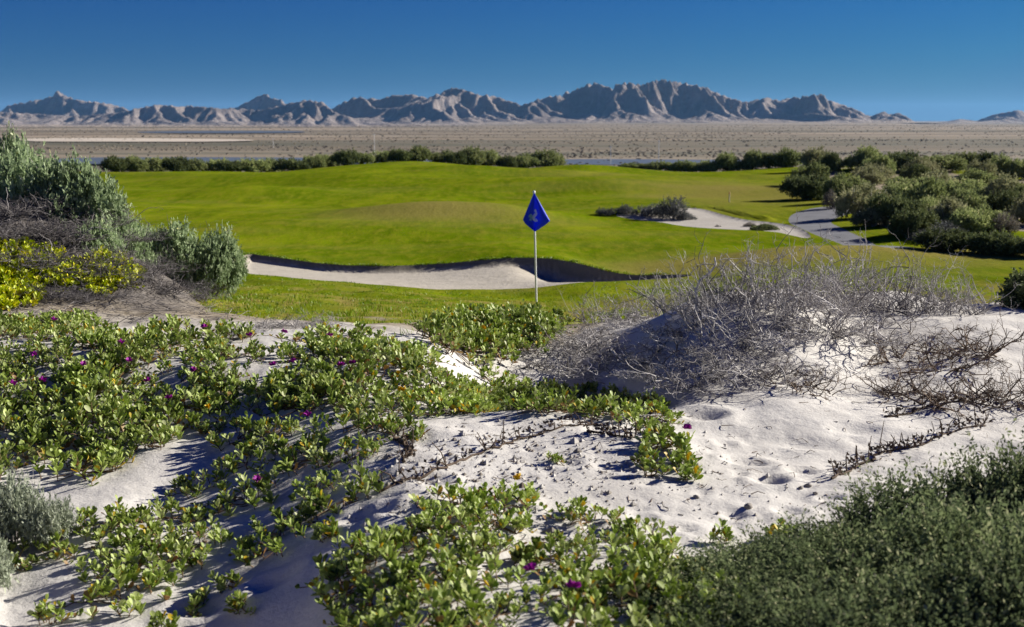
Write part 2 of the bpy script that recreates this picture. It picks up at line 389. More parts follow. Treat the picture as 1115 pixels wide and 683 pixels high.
def mat_plain():
    m, nt, b = new_mat('desert_soil'); v = coords(nt, (.0014, .011, 0)); v2 = coords(nt, (.02, .06, 0)); v3 = coords(nt, (.0005, .0042, 0))
    a = noise(nt, 1, 7, v, .62); f = noise(nt, 1, 6, v2, .65); s = noise(nt, 1, 4, v3)
    tan_ = ramp(nt, s, [(.36, (.165, .132, .095)), (.5, (.25, .198, .142)), (.62, (.41, .33, .245))])
    k = math_(nt, 'MULTIPLY', ramp(nt, a, [(.42, (0, 0, 0)), (.58, (1, 1, 1))]), ramp(nt, f, [(.36, (.3,) * 3), (.62, (1,) * 3)]))
    sx_ = nt.nodes.new('ShaderNodeSeparateXYZ'); nt.links.new(coords(nt), sx_.inputs[0])
    belt = ramp(nt, math_(nt, 'MULTIPLY', sx_.outputs[1], .001), [(.30, (1,) * 3), (.62, (.75,) * 3), (.85, (.1,) * 3)])
    k = math_(nt, 'ADD', k, math_(nt, 'MULTIPLY', belt, .45), True)
    c = mixc(nt, math_(nt, 'MULTIPLY', k, .85), tan_, (.085, .088, .06))
    nt.links.new(c, b.inputs['Base Color']); b.inputs['Roughness'].default_value = .95; b.inputs['Specular IOR Level'].default_value = .1
    return m
def mat_simple(name, col, rough=.9, var=.25, scale=8, bumpd=0):
    m, nt, b = new_mat(name); v = coords(nt); n = noise(nt, scale, 4, v)
    lo = tuple(c * (1 - var) for c in col); hi = tuple(min(1, c * (1 + var)) for c in col)
    nt.links.new(ramp(nt, n, [(.3, lo), (.7, hi)]), b.inputs['Base Color']); b.inputs['Roughness'].default_value = rough
    if bumpd: bump(nt, b, n, .6, bumpd)
    return m
def mat_water():
    m, nt, b = new_mat('shallow_water'); v = coords(nt, (.02, .08, 0))
    b.inputs['Base Color'].default_value = (.11, .13, .14, 1); b.inputs['Roughness'].default_value = .4
    bump(nt, b, noise(nt, 1, 4, v), .2, .5); return m
def mat_rock():
    m, nt, b = new_mat('mountain_rock'); v = coords(nt, (.006, .006, .012)); v2 = coords(nt, (.03, .03, .03))
    c = ramp(nt, noise(nt, 1, 6, v, .6), [(.3, (.14, .115, .105)), (.5, (.25, .205, .18)), (.70, (.42, .35, .305))])
    c = mixc(nt, math_(nt, 'MULTIPLY', noise(nt, 1, 5, v2), .5), c, (.14, .12, .11))
    t = attr(nt, 'fan'); c = mixc(nt, t, c, (.34, .28, .22))
    nt.links.new(c, b.inputs['Base Color']); b.inputs['Roughness'].default_value = .95; b.inputs['Specular IOR Level'].default_value = .1
    bump(nt, b, noise(nt, 1, 6, v2, .7), 1.0, 16.0); return m
def mat_leaf(name, stops, rough=.5, trans=.25, obj_var=.25, spec=.4):
    m, nt, b = new_mat(name)
    t = attr(nt, 'tint'); c = ramp(nt, t, stops)
    oi = nt.nodes.new('ShaderNodeObjectInfo')
    hs = nt.nodes.new('ShaderNodeHueSaturation')
    nt.links.new(c, hs.inputs['Color'])
    val = math_(nt, 'ADD', math_(nt, 'MULTIPLY', oi.outputs['Random'], obj_var * 2), 1 - obj_var)
    nt.links.new(val, hs.inputs['Value'])
    c = hs.outputs[0]
    nt.links.new(c, b.inputs['Base Color']); b.inputs['Roughness'].default_value = rough; b.inputs['Specular IOR Level'].default_value = spec
    tr = nt.nodes.new('ShaderNodeBsdfTranslucent'); nt.links.new(c, tr.inputs['Color'])
    mx = nt.nodes.new('ShaderNodeMixShader'); mx.inputs[0].default_value = trans
    nt.links.new(b.outputs[0], mx.inputs[1]); nt.links.new(tr.outputs[0], mx.inputs[2])
    nt.links.new(mx.outputs[0], nt.nodes['Material Output'].inputs[0]); return m
M = {}
M['ground'] = mat_ground(); M['bunker'] = mat_bunker(); M['path'] = mat_path(); M['plain'] = mat_plain(); M['water'] = mat_water(); M['rock'] = mat_rock()
M['succulent'] = mat_leaf('fleshy_leaf', [(0, (.30, .16, .06)), (.06, (.45, .31, .12)), (.10, (.12, .19, .025)), (.40, (.30, .385, .07)), (.70, (.48, .56, .18)), (.93, (.66, .69, .38)), (.97, (.58, .46, .03)), (1, (.60, .42, .02))], .5, .46, .15, .25)
M['yellow_succulent'] = mat_leaf('yellow_leaf', [(0, (.28, .22, .02)), (.3, (.44, .52, .010)), (.7, (.66, .70, .010)), (1, (.78, .70, .02))], .5, .45, .12)
M['saltbush'] = mat_leaf('saltbush_leaf', [(0, (.13, .17, .075)), (.4, (.26, .34, .17)), (.75, (.40, .48, .28)), (.95, (.54, .58, .38)), (1, (.54, .54, .22))], .75, .36, .15, .08)
M['thicket'] = mat_leaf('thicket_leaf', [(0, (.07, .085, .03)), (.4, (.20, .24, .085)), (.8, (.35, .385, .155)), (1, (.50, .47, .24))], .8, .30, .3, .05)
M['pale_thicket'] = mat_leaf('pale_thicket_leaf', [(0, (.09, .10, .045)), (.4, (.25, .26, .125)), (.8, (.42, .41, .22)), (1, (.52, .47, .29))], .8, .28, .2, .05)
M['dark_thicket'] = mat_leaf('dark_thicket_leaf', [(0, (.06, .08, .032)), (.6, (.15, .18, .068)), (1, (.25, .27, .11))], .8, .2, .25, .06)
M['drybush'] = mat_leaf('dry_shrub_leaf', [(0, (.10, .085, .07)), (.6, (.20, .18, .15)), (1, (.30, .26, .21))], .8, .15, .2, .1)
M['greybush'] = mat_leaf('grey_shrub_leaf', [(0, (.06, .06, .055)), (.6, (.13, .135, .125)), (1, (.21, .215, .20))], .7, .15, .15, .2)
M['fine_shrub'] = mat_leaf('fine_shrub_leaf', [(0, (.05, .055, .035)), (.45, (.095, .128, .055)), (.8, (.205, .245, .11)), (1, (.46, .45, .26))], .8, .35, .2, .06)
M['silver'] = mat_leaf('silver_leaf', [(0, (.18, .20, .14)), (.5, (.33, .37, .26)), (1, (.50, .52, .39))], .65, .2, .1, .2)
M['grassblade'] = mat_leaf('grass_blade', [(0, (.08, .15, .004)), (.5, (.145, .23, .006)), (.8, (.22, .28, .012)), (.9, (.32, .28, .05)), (1, (.42, .34, .12))], .5, .35, 0, .3)
M['twig'] = mat_leaf('grey_twig', [(0, (.11, .10, .095)), (.5, (.31, .288, .275)), (1, (.60, .57, .545))], .85, 0, .12, .15)
M['dark_twig'] = mat_leaf('dark_twig', [(0, (.05, .045, .045)), (.5, (.12, .108, .105)), (1, (.27, .25, .24))], .9, 0, .1, .1)
M['brown_twig'] = mat_leaf('brown_twig', [(0, (.055, .04, .03)), (.5, (.13, .095, .07)), (1, (.25, .19, .14))], .9, 0, .1, .1)
M['stem'] = mat_leaf('plant_stem', [(0, (.10, .06, .035)), (1, (.20, .13, .07))], .8, 0, .1, .2)
M['magenta'] = mat_leaf('magenta_petal', [(0, (.30, .01, .26)), (1, (.55, .04, .48))], .5, .3, .05, .2)
M['yellowflower'] = mat_leaf('yellow_petal', [(0, (.65, .42, .01)), (1, (.75, .52, .02))], .5, .3, .05, .2)
M['white_paint'] = mat_simple('white_paint', (.80, .80, .78), .4, .04, 30)
M['blue_cloth'] = mat_leaf('blue_cloth', [(0, (.012, .045, .78)), (1, (.016, .06, .95))], .55, .25, .03, .3)
M['mark'] = mat_leaf('emblem_white', [(0, (.86, .90, .93)), (1, (.86, .90, .93))], .6, .45, 0, .2)
M['marklight'] = mat_leaf('emblem_light_blue', [(0, (.30, .56, .74)), (1, (.30, .56, .74))], .6, .45, 0, .2)
M['post'] = mat_simple('weathered_post', (.42, .38, .33), .8, .15, 10)
M['stone'] = mat_simple('dune_stone', (.24, .215, .19), .9, .3, 40, .004)
M['stake'] = mat_simple('painted_stake', (.45, .22, .04), .6, .1, 20)

# ------------------------------------------------------------------ ground sheets
def attrs_of(X, Y):
    dirt = sstep(9.0, 9.9, Y + .5 * perlin(X / .5, Y / .5, 14) - 2.2 * sstep(580, 680, uof(X, Y))) * np.where(uof(X, Y) > 880, 1, 1)
    dirt = np.maximum(dirt, 0)
    near = sstep(8.6, 9.6, Y) * (1 - sstep(170, 330, uof(X, Y))) * .7
    u = uof(X, Y)
    lit = sstep(9.9, 10.6, Y + .5 * fbm(X / .6, Y / .6, 2, 8)) * (1 - sstep(15, 17, Y)) * (1 - sstep(170, 250, u + 40 * perlin(X / .5, Y / .5, 6))) * .92
    return {'grass': grass_mask(X, Y), 'dry': dry_mask(X, Y), 'dirt': np.maximum(dirt, near), 'litter': lit}
US = np.concatenate([np.linspace(-2600, -400, 45)[:-1], np.linspace(-400, -40, 25)[:-1], np.arange(-40, 1156, 5.0), np.linspace(1160, 1560, 26)[1:], np.linspace(1600, 3700, 40)])
def geo(a, b, r): 
    n = max(2, int(math.log(b / a) / r)); return np.geomspace(a, b, n)
def grid_piece(name, ys):
    UU, YY = np.meshgrid(US, ys); X = xof(UU, YY); Zz = zfull(X.ravel(), YY.ravel())
    v = np.stack([X.ravel(), YY.ravel(), Zz], 1); nu = len(US); r = np.arange(len(ys) - 1)[:, None] * nu; c = np.arange(nu - 1)[None]
    f = np.stack([r + c, r + c + 1, r + nu + c + 1, r + nu + c], -1).reshape(-1, 4)
    me = np_mesh(name, v, f, 4, M['ground'], True, attrs_of(v[:, 0], v[:, 1]))
    return tag(mobj(name, me), kind='structure')
YA = 10.6
grid_piece('dune_sand', np.concatenate([np.linspace(-11, 2.9, 36), geo(3.0, YA, .0065)]))
Y0, Y1 = 21.0, 72.0
grid_piece('rough_turf', geo(YA, Y0, .009))
grid_piece('far_fairway', geo(Y1, 190, .018))
# middle strip: exact outlines for bunker, waste sand and path through a constrained triangulation in (u, v)
def vof(Y): return np.log(Y) * 700.0
def yofv(v): return np.exp(v / 700.0)
ys = geo(Y0, Y1, .0105)
UU, VV = np.meshgrid(US, vof(ys)); pu, pv = UU.ravel(), VV.ravel()
loops = [BUNK, WASTE, PATHP]
WXY = np.stack([xof(pu, yofv(pv)), yofv(pv)], 1)
keep = np.ones(len(pu), bool)
LUV = []
for L in loops:
    seg = np.linalg.norm(np.roll(L, -1, 0) - L, axis=1)
    pts = []
    for i in range(len(L)):
        k = max(1, int(seg[i] / .12))
        for j in range(k): pts.append(L[i] + (L[(i + 1) % len(L)] - L[i]) * j / k)
    pts = np.array(pts); LUV.append(np.stack([uof(pts[:, 0], pts[:, 1]), vof(pts[:, 1])], 1))
    _d = poly_sd(L, WXY[:, 0], WXY[:, 1]); keep &= (_d < -.035) | (_d > (.33 if L is BUNK else .035))
# keep the sides complete
edge = (VV.ravel() <= vof(ys)[0] + 1e-6) | (VV.ravel() >= vof(ys)[-1] - 1e-6)
keep |= edge
P2 = [Vector((a, b)) for a, b in zip(pu[keep], pv[keep])]
# finer points inside the bunker
_seg = []
for a_, b_ in zip(BUNK, np.roll(BUNK, -1, 0)):
    k_ = max(1, int(np.linalg.norm(b_ - a_) / .12))
    _seg += [a_ + (b_ - a_) * q_ / k_ for q_ in range(k_)]
_seg = np.array(_seg); _tg = np.roll(_seg, -2, 0) - np.roll(_seg, 2, 0); _tg /= np.linalg.norm(_tg, axis=1)[:, None] + 1e-9
_nm = np.stack([-_tg[:, 1], _tg[:, 0]], 1)
if np.mean(poly_sd(BUNK, *(_seg + _nm * .05).T)) < 0: _nm = -_nm
for d_ in (.045, .09, .14, .19, .235, .30):
    q_ = _seg + _nm * d_; q_ = q_[poly_sd(BUNK, q_[:, 0], q_[:, 1]) > d_ * .8]
    P2 += [Vector((a, b)) for a, b in zip(uof(q_[:, 0], q_[:, 1]), vof(q_[:, 1]))]
E2 = []
for L in LUV:
    n0 = len(P2); P2 += [Vector(p) for p in L]; E2 += [(n0 + i, n0 + (i + 1) % len(L)) for i in range(len(L))]
ov, oe, of, *_ = delaunay_2d_cdt(P2, E2, [], 0, 1e-5)
ov = np.array([tuple(p) for p in ov]); of = np.array([tuple(f) for f in of if len(f) == 3])
vx = np.stack([xof(ov[:, 0], yofv(ov[:, 1])), yofv(ov[:, 1])], 1)
fc = vx[of].mean(1)
reg = np.zeros(len(of), int)
for k, L in enumerate(loops): reg[poly_sd(L, fc[:, 0], fc[:, 1]) > 0] = k + 1
def sub(name, sel, mat, attrs, dz=0.0):
    f = of[sel]; used, inv = np.unique(f, return_inverse=True); xy = vx[used]
    z = zfull(xy[:, 0], xy[:, 1]) + dz
    f = inv.reshape(-1, 3)
    a = xy[f[:, 1]] - xy[f[:, 0]]; b = xy[f[:, 2]] - xy[f[:, 0]]
    flip = a[:, 0] * b[:, 1] - a[:, 1] * b[:, 0] < 0; f[flip] = f[flip][:, ::-1]
    me = np_mesh(name, np.column_stack([xy, z]), f, 3, mat, True, attrs(xy[:, 0], xy[:, 1]))
    return tag(mobj(name, me), kind='structure')
sub('fairway', reg == 0, M['ground'], attrs_of)
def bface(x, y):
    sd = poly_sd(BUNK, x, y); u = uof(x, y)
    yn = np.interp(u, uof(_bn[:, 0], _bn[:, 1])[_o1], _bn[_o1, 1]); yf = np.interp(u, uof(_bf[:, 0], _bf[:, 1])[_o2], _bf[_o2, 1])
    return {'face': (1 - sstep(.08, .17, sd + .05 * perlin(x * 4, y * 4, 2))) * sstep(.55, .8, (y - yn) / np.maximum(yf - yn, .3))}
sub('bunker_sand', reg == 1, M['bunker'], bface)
def wat(x, y): return {'grass': np.zeros(len(x)), 'dry': np.zeros(len(x)), 'dirt': np.zeros(len(x)) + .42, 'litter': np.zeros(len(x))}
sub('waste_sand', reg == 2, M['ground'], wat)
sub('cart_path', reg == 3, M['path'], lambda x, y: {})

# plain out to the horizon (all round), with the bajada rising under the ranges
def zplain(X, Y):
    r = np.hypot(X, Y)
    z = PLAIN + 0 * r
    z = z + .5 * perlin(X / 160, Y / 90, 71) * sstep(200, 400, r)
    u = CX + F * X / np.maximum(Y, 50) / CP
    z = z + sstep(1800, 4700, Y) * (-13 + 15 * sstep(380, 640, u) - 4 * sstep(960, 1010, u))
    return z
rr = np.concatenate([np.geomspace(150, 4200, 150), np.geomspace(4300, 24000, 30)])
th = np.concatenate([np.radians(np.linspace(-150, -32, 30)[:-1]), np.radians(np.linspace(-32, 32, 240)), np.radians(np.linspace(32, 210, 44)[1:])])
TH, RR = np.meshgrid(th, rr); X = RR * np.sin(TH); Y = RR * np.cos(TH)
Zp = zplain(X, Y) - 12 * (1 - sstep(150, 187, RR)) * (Y > 0)
v = np.stack([X.ravel(), Y.ravel(), Zp.ravel()], 1); nu = len(th); r_ = np.arange(len(rr) - 1)[:, None] * nu; c_ = np.arange(nu - 1)[None]
f = np.stack([r_ + c_, r_ + nu + c_, r_ + nu + c_ + 1, r_ + c_ + 1], -1).reshape(-1, 4)[:, ::-1]
tag(mobj('desert_plain', np_mesh('desert_plain', v, f, 4, M['plain'])), kind='structure')
def pl_strip(name, pts, mat, dz, k=2):
    a = np.array([hit([p[0]], [p[1]], lambda x, y: PLAIN + 0 * x, 100, 9000, 500)[0] for p in pts])[:, :2]
    a = smooth_poly(a, k)
    pv_, pe_, pf_, *_ = delaunay_2d_cdt([Vector(p) for p in a / 100], [(i, (i + 1) % len(a)) for i in range(len(a))], [], 1, 1e-6)
    xy = np.array([tuple(p) for p in pv_]) * 100
    z = zplain(xy[:, 0], xy[:, 1]) + dz
    z[:] = z.max()
    fl = [i for q in pf_ for i in q]; sz = [len(q) for q in pf_]
    me = np_mesh(name, np.column_stack([xy, z]), fl, np.array(sz), mat, False)
    return tag(mobj(name, me), kind='structure')
M['pale'] = mat_simple('pale_sand_flat', (.50, .43, .34), .95, .12, .05)
pl_strip('pale_sand_flat', [(20,151.5),(120,151),(230,152),(290,153.5),(240,155.3),(120,155.2),(20,155)], M['pale'], .05)
pl_strip('tidal_water', [(60,172.5),(200,172),(330,172.5),(480,174),(480,179),(330,180),(120,180),(60,179)], M['water'], .06)
pl_strip('tidal_water', [(590,174),(680,173.5),(760,174.5),(880,175),(880,180),(700,180),(600,179.5)], M['water'], .06)
pl_strip('tidal_water', [(150,143.6),(260,143.0),(330,143.4),(335,145),(240,145.6),(150,145.3)], M['water'], .07)

# ------------------------------------------------------------------ mountains: eroded ranges
def erode(nx, ny, up, dx, seed, steps=42):
    rng = np.random.default_rng(seed); z = rng.random((ny, nx)) * 2
    K, m, dt = .060, .42, 10.0
    gy_, gx_ = np.mgrid[0:ny, 0:nx]; KM = np.exp(.7 * fbm(gx_ * dx / 240, gy_ * dx / 240, 4, seed + 20)).ravel()
    n = nx * ny; idx = np.arange(n).reshape(ny, nx)
    offs = [(-1,-1),(-1,0),(-1,1),(0,-1),(0,1),(1,-1),(1,0),(1,1)]
    bnd = np.zeros((ny, nx), bool); bnd[0] = bnd[-1] = True; bnd[:, 0] = bnd[:, -1] = True
    for it in range(steps):
        best = np.zeros((ny, nx)); rec = idx.copy(); L = np.full((ny, nx), dx)
        zp = np.pad(z, 1, constant_values=1e9); ip = np.pad(idx, 1, constant_values=0)
        for (a, b) in offs:
            d = dx * math.hypot(a, b); zz = zp[1 + a:1 + a + ny, 1 + b:1 + b + nx]
            s = (z - zz) / d; k = s > best
            best = np.where(k, s, best); rec = np.where(k, ip[1 + a:1 + a + ny, 1 + b:1 + b + nx], rec); L = np.where(k, d, L)
        zf = z.ravel(); order = np.argsort(zf); rl = rec.ravel().tolist(); A = [dx * dx] * n
        ol = order.tolist()
        for i in reversed(ol):
            r = rl[i]
            if r != i: A[r] += A[i]
        Fv = (K * KM * dt * np.power(np.array(A), m) / L.ravel()).tolist(); zl = zf.tolist(); ul = (up.ravel() * dt).tolist(); bl = bnd.ravel().tolist()
        for i in ol:
            r = rl[i]
            if bl[i]: zl[i] = 0.0
            elif r == i: zl[i] += ul[i]
            else:
                q = Fv[i]; zl[i] = (zl[i] + ul[i] + q * zl[r]) / (1 + q)
        z = np.array(zl).reshape(ny, nx)
    return z
def mountain(name, sky, D0, depth, dx, seed, crest=.5):
    sx = np.array([s[0] for s in sky], float); sy = np.array([s[1] for s in sky], float)
    Dc = D0 + depth * crest
    x0, x1 = (sx[0] - CX) / F * Dc, (sx[-1] - CX) / F * Dc
    nx, ny = int((x1 - x0) / dx) + 1, int(depth / dx) + 1
    X, Y = np.meshgrid(np.linspace(x0, x1, nx), D0 + np.arange(ny) * dx)
    u = CX + F * X / Y; zb = (zplain(X[0], Y[0] + depth * .5) + .5)[None, :]
    tgt = np.maximum(Dc * (131 - np.interp(u, sx, sy)) / F + H - zb, 0)
    v = (Y - D0) / depth
    wob = .20 * fbm(X / 520, X * 0 + seed, 2, seed)
    w = np.exp(-(np.abs(v - crest - wob) / .24) ** 1.6)
    obl = 1 - np.abs(fbm((X + .75 * Y) / 380, (Y - .55 * X) / 700, 3, seed + 7)) * 2.4
    up = (.10 + 1.0 * w) * np.clip(.25 + 1.0 * obl, .08, 1.4) * np.clip(tgt / 150, .04, 1.6) * (.85 + .5 * perlin(X / 330, Y / 330, seed + 2))
    z = erode(nx, ny, np.clip(up, .005, None), dx, seed)
    # bring the skyline to its outline
    for _ in range(1):
        zp_ = np.pad(z, 1, mode='edge'); z = .5 * z + .125 * (zp_[:-2, 1:-1] + zp_[2:, 1:-1] + zp_[1:-1, :-2] + zp_[1:-1, 2:])
    ang = z / Y; mx = ang.max(0); kw = max(1, int(75 / dx)); k = np.ones(2 * kw + 1) / (2 * kw + 1)
    mxs = np.convolve(np.pad(mx, kw, mode='edge'), k, 'valid')
    mxs = np.maximum(mxs, 1e-6)
    sc = np.maximum((131 - np.interp(CX + F * X[0] / Dc, sx, sy)) / F + (H - zb[0]) / Dc, 0) / mxs
    z = z * sc[None, :]
    mx2 = np.maximum((z / Y).max(0), 1e-6); want = sc * mxs; r2 = np.clip(want / mx2, .72, 1.3)
    r2 = np.convolve(np.pad(r2, 1, mode='edge'), np.ones(3) / 3, 'valid')
    z = z * (1 + (r2[None, :] - 1) * np.clip((z / Y) / np.maximum(want, 1e-6)[None, :], 0, 1) ** 2)
    z = z + 4.0 * (.5 - np.abs(fbm(X / 70, Y / 70, 4, seed + 5)) * 2.2) * np.clip(z / 60, 0, 1)
    slope = np.hypot(*np.gradient(z, dx))
    vtx = np.stack([X.ravel(), Y.ravel(), (z + zb).ravel() - 1.0 * (z.ravel() < .5)], 1)
    r_ = np.arange(ny - 1)[:, None] * nx; c_ = np.arange(nx - 1)[None]
    f = np.stack([r_ + c_, r_ + c_ + 1, r_ + nx + c_ + 1, r_ + nx + c_], -1).reshape(-1, 4)
    fan = (1 - sstep(.10, .28, slope)) * (1 - sstep(20, 60, z))
    me = np_mesh(name, vtx, f, 4, M['rock'], True, {'fan': fan.ravel()})
    return tag(mobj(name, me), kind='structure')
FRONT = [(-260,118),(-180,113),(-90,121),(0,123),(40,125),(80,127),(130,124),(153,121.5),(163,119),(183,115),(206,115.5),(232,117),(252,119),(280,120),(300,118),(319,113),(345,110),(370,112),(390,107),(413,109),(433,104),(450,104),(466,107),(483,100.6),(494,97),(513,100),(523,105),(536,105),(559,111.5),(567,114),(602,105),(622,100.5),(645,91.6),(659,94),(675,91.6),(689,93),(715,88.5),(740,91.6),(765,96.6),(791,108),(808,111.5),(831,107),(844,110.5),(861,106),(881,103),(901,110),(931,120),(944,126.5),(961,122),(974,125),(984,123),(996,132.5),(1010,134)]
BACK = [(-420,122),(-300,108),(-200,112),(-60,121),(0,118),(20,113),(43,109),(58,105),(66,100),(76,105),(100,110),(123,112),(143,117),(155,122),(200,126),(250,119),(279,108),(295,102.5),(309,108),(330,117),(360,126),(400,133)]
RIGHT = [(1020,133),(1037,130),(1055,131),(1065,127),(1077,123),(1095,120),(1105,123.5),(1115,122),(1150,114),(1210,106),(1280,112),(1340,118),(1420,130),(1440,133)]
mountain('mountains', FRONT, 4500, 900, 8.0, 11, .55)
mountain('mountains', BACK, 6000, 800, 11.0, 5, .5)
mountain('mountains', RIGHT, 6000, 800, 11.0, 8, .5)

# ------------------------------------------------------------------ vegetation builders
def rot_to(d):                            # rows: side, up-normal for direction d (vectorised)
    d = d / (np.linalg.norm(d, axis=-1, keepdims=True) + 1e-9)
    ref = np.where(np.abs(d[..., 2:3]) < .9, np.array([0, 0, 1.0]), np.array([1.0, 0, 0]))
    s = np.cross(d, ref); s /= np.linalg.norm(s, axis=-1, keepdims=True) + 1e-9
    return d, s, np.cross(s, d)
def leaf_quads(mb, pos, dirs, L, W, rng, tint, roll=1.0):
    """flat pointed leaves: 4-vertex rhombs slightly folded, vectorised"""
    n = len(pos); d, s, t = rot_to(dirs)
    a = rng.uniform(-roll, roll, n)[:, None] * math.pi
    s2 = s * np.cos(a) + t * np.sin(a); t2 = np.cross(s2, d)
    L = np.broadcast_to(L, (n,))[:, None]; W = np.broadcast_to(W, (n,))[:, None]
    v = np.stack([pos, pos + d * L * .5 + s2 * W * .5 + t2 * W * .12, pos + d * L, pos + d * L * .5 - s2 * W * .5 + t2 * W * .12], 1)
    mb.add(v.reshape(-1, 3), np.arange(n * 4).reshape(-1, 4), 4, np.repeat(tint, 4))
def dome_bush(seed, nlobes, nspray, nleaf, leafL, leafW, spray=.22, upright=.3, flat=.55, trunk_r=.03, stems=14, gap=.0):
    """unit bush: half-width 1, height 1. Returns foliage MB and branches MB."""
    rng = np.random.default_rng(seed); fo = MB(); br = MB()
    lob = []
    for i in range(nlobes):
        a = rng.uniform(0, 2 * math.pi); r = math.sqrt(rng.random()) * .68
        h = (1 - r * r * .75) * rng.uniform(.55, .95)
        lob.append((r * math.cos(a), r * math.sin(a), h * (.30 if i % 3 == 0 else .55), rng.uniform(.26, .42), h * rng.uniform(.36, .48), rng.uniform(-.16, .16)))
    lob = np.array(lob)
    k = rng.integers(0, nlobes, nspray); c = lob[k]
    dr = rng.normal(size=(nspray, 3)); dr[:, 2] = np.abs(dr[:, 2]) * .9 - .25; dr /= np.linalg.norm(dr, axis=1)[:, None]
    rad = rng.uniform(.45, 1, nspray) ** .6
    p = c[:, :3] + dr * np.stack([c[:, 3], c[:, 3], c[:, 4]], 1) * rad[:, None]
    p[:, 2] = np.maximum(p[:, 2], .03)
    d = dr + np.array([0, 0, upright]) + rng.normal(size=(nspray, 3)) * .35; d /= np.linalg.norm(d, axis=1)[:, None]
    ln = spray * rng.uniform(.6, 1.3, nspray)
    tl = np.clip(.5 + c[:, 5] + rng.normal(size=nspray) * .12, 0, 1)
    t = np.tile(np.linspace(0.05, 1, nleaf), (nspray, 1))
    P = p[:, None, :] + d[:, None, :] * (t * ln[:, None])[..., None]
    dd = d[:, None, :] * .7 + rng.normal(size=(nspray, nleaf, 3)) * .75
    tint = np.clip(tl[:, None] + rng.normal(size=(nspray, nleaf)) * .13 + (t - .5) * .12, 0, 1)
    sz = rng.uniform(.65, 1.25, nspray * nleaf) * (1.1 - .45 * t.ravel())
    leaf_quads(fo, P.reshape(-1, 3), dd.reshape(-1, 3), leafL * sz, leafW * sz, rng, tint.ravel())
    for i in range(stems):
        l = lob[i % nlobes]; e = l[:3] + rng.normal(size=3) * .12; a = rng.normal(size=3) * .08
        q = np.linspace(0, 1, 6)[:, None]
        b0 = np.array([rng.normal() * .08, rng.normal() * .08, -.06])
        pts = b0 * (1 - q) + e * q + np.sin(q * math.pi) * np.array([a[0], a[1], .05])
        br.tube(pts, trunk_r, trunk_r * .25, 4, rng.random())
        for j in range(5):
            s0 = pts[rng.integers(2, 6)]; e2 = s0 + rng.normal(size=3) * .16 + np.array([0, 0, .12])
            br.tube(np.stack([s0, (s0 + e2) / 2 + rng.normal(size=3) * .03, e2]), trunk_r * .4, trunk_r * .12, 3, rng.random())
    return fo, br
def bush_proto(key, leafmat, branchmat, *a, **k):
    fo, br = dome_bush(*a, **k)
    return (fo.mesh(key + '_foliage', leafmat), br.mesh(key + '_branches', branchmat))
def place_bush(name, proto, loc, sx, sy, sz, rz, label, cat='shrub', group=None, tilt=(0, 0)):
    e = empty(name, loc); tag(e, label, cat, group)
    e.rotation_euler = (tilt[0], tilt[1], rz); e.scale = (sx, sy, sz)
    mobj('foliage', proto[0], e); mobj('branches', proto[1], e)
    return e
ORD = ['first','second','third','fourth','fifth','sixth','seventh','eighth','ninth','tenth','eleventh','twelfth','thirteenth','fourteenth','fifteenth','sixteenth','seventeenth','eighteenth','nineteenth','twentieth']
rnd = random.Random(5)

TH_P = [bush_proto('thicket', M['thicket'], M['brown_twig'], 100 + i, 17, 1300, 9, .105, .055, .17) for i in range(5)]
DK_P = [bush_proto('dark_thicket', M['dark_thicket'], M['brown_twig'], 120 + i, 17, 1300, 9, .105, .055, .17) for i in range(3)]
GO_P = [bush_proto('pale_thicket', M['pale_thicket'], M['twig'], 130 + i, 15, 1000, 9, .10, .045, .20) for i in range(2)]
GY_P = [bush_proto('grey_shrub', M['greybush'], M['twig'], 140 + i, 8, 460, 9, .12, .035, .22) for i in range(2)]
DR_P = [bush_proto('dry_shrub', M['drybush'], M['brown_twig'], 150 + i, 8, 400, 8, .12, .04, .2) for i in range(2)]
def px_bush(name, protos, x0, x1, yt, yb, label, group=None, cat='shrub', base=None, deep=1.0, yd=None):
    u = (x0 + x1) / 2
    g = ground([u], [yb])[0]
    if yd: 
        dx, dy, dz = ray(u, yb); t = yd / dy; g = np.array([dx * t, yd, zat(dx * t, yd)])
    sc = g[1] * CP / F; k = 1.3 if 'thicket' in label else 1.1; hw = (x1 - x0) / 2 * sc * k; hh = (yb - yt) * sc * (1.12 if k > 1.2 else 1.06)
    z = zat(g[0], g[1] + hw * .4)
    return place_bush(name, rnd.choice(protos), (g[0], g[1] + hw * .4, z - .05), hw, hw * deep, hh, rnd.uniform(0, 6.28), label, cat, group)

# --- far hedge row along the left and middle of the fairway
row = [(112,140,167,187),(134,160,168,188),(152,184,169,188),(178,206,170,188),(198,222,174,188),(218,250,171,188),(240,262,174,188),(256,288,171,188),(280,306,173,188),(300,332,173,188),
       (330,352,169,187),(344,368,168,185),(360,388,164,184),(382,408,166,181),(404,432,161,178),(424,446,163,178),(440,468,162,179),(468,492,165,180),(486,508,166,181),(500,526,162,182),(518,546,164,183),(540,562,169,185),(556,584,169,186),(578,614,168,186)]
for i, (a, b, t, y) in enumerate(row):
    lab = 'small olive shrub, %s from the left in the far row behind the fairway' % ORD[i] if i < 20 else 'small dark shrub, %s from the right end of the row behind the fairway' % ORD[23 - i] if i < 23 else 'dark low shrub closing the right end of the row behind the fairway'
    px_bush('far_shrub', TH_P if i % 3 else DK_P[:2], a - 2, b + 2, t - 1, y + .5, lab, 'shrubs in a row behind the fairway', yd=97.5 + (i % 3) * 1.4)
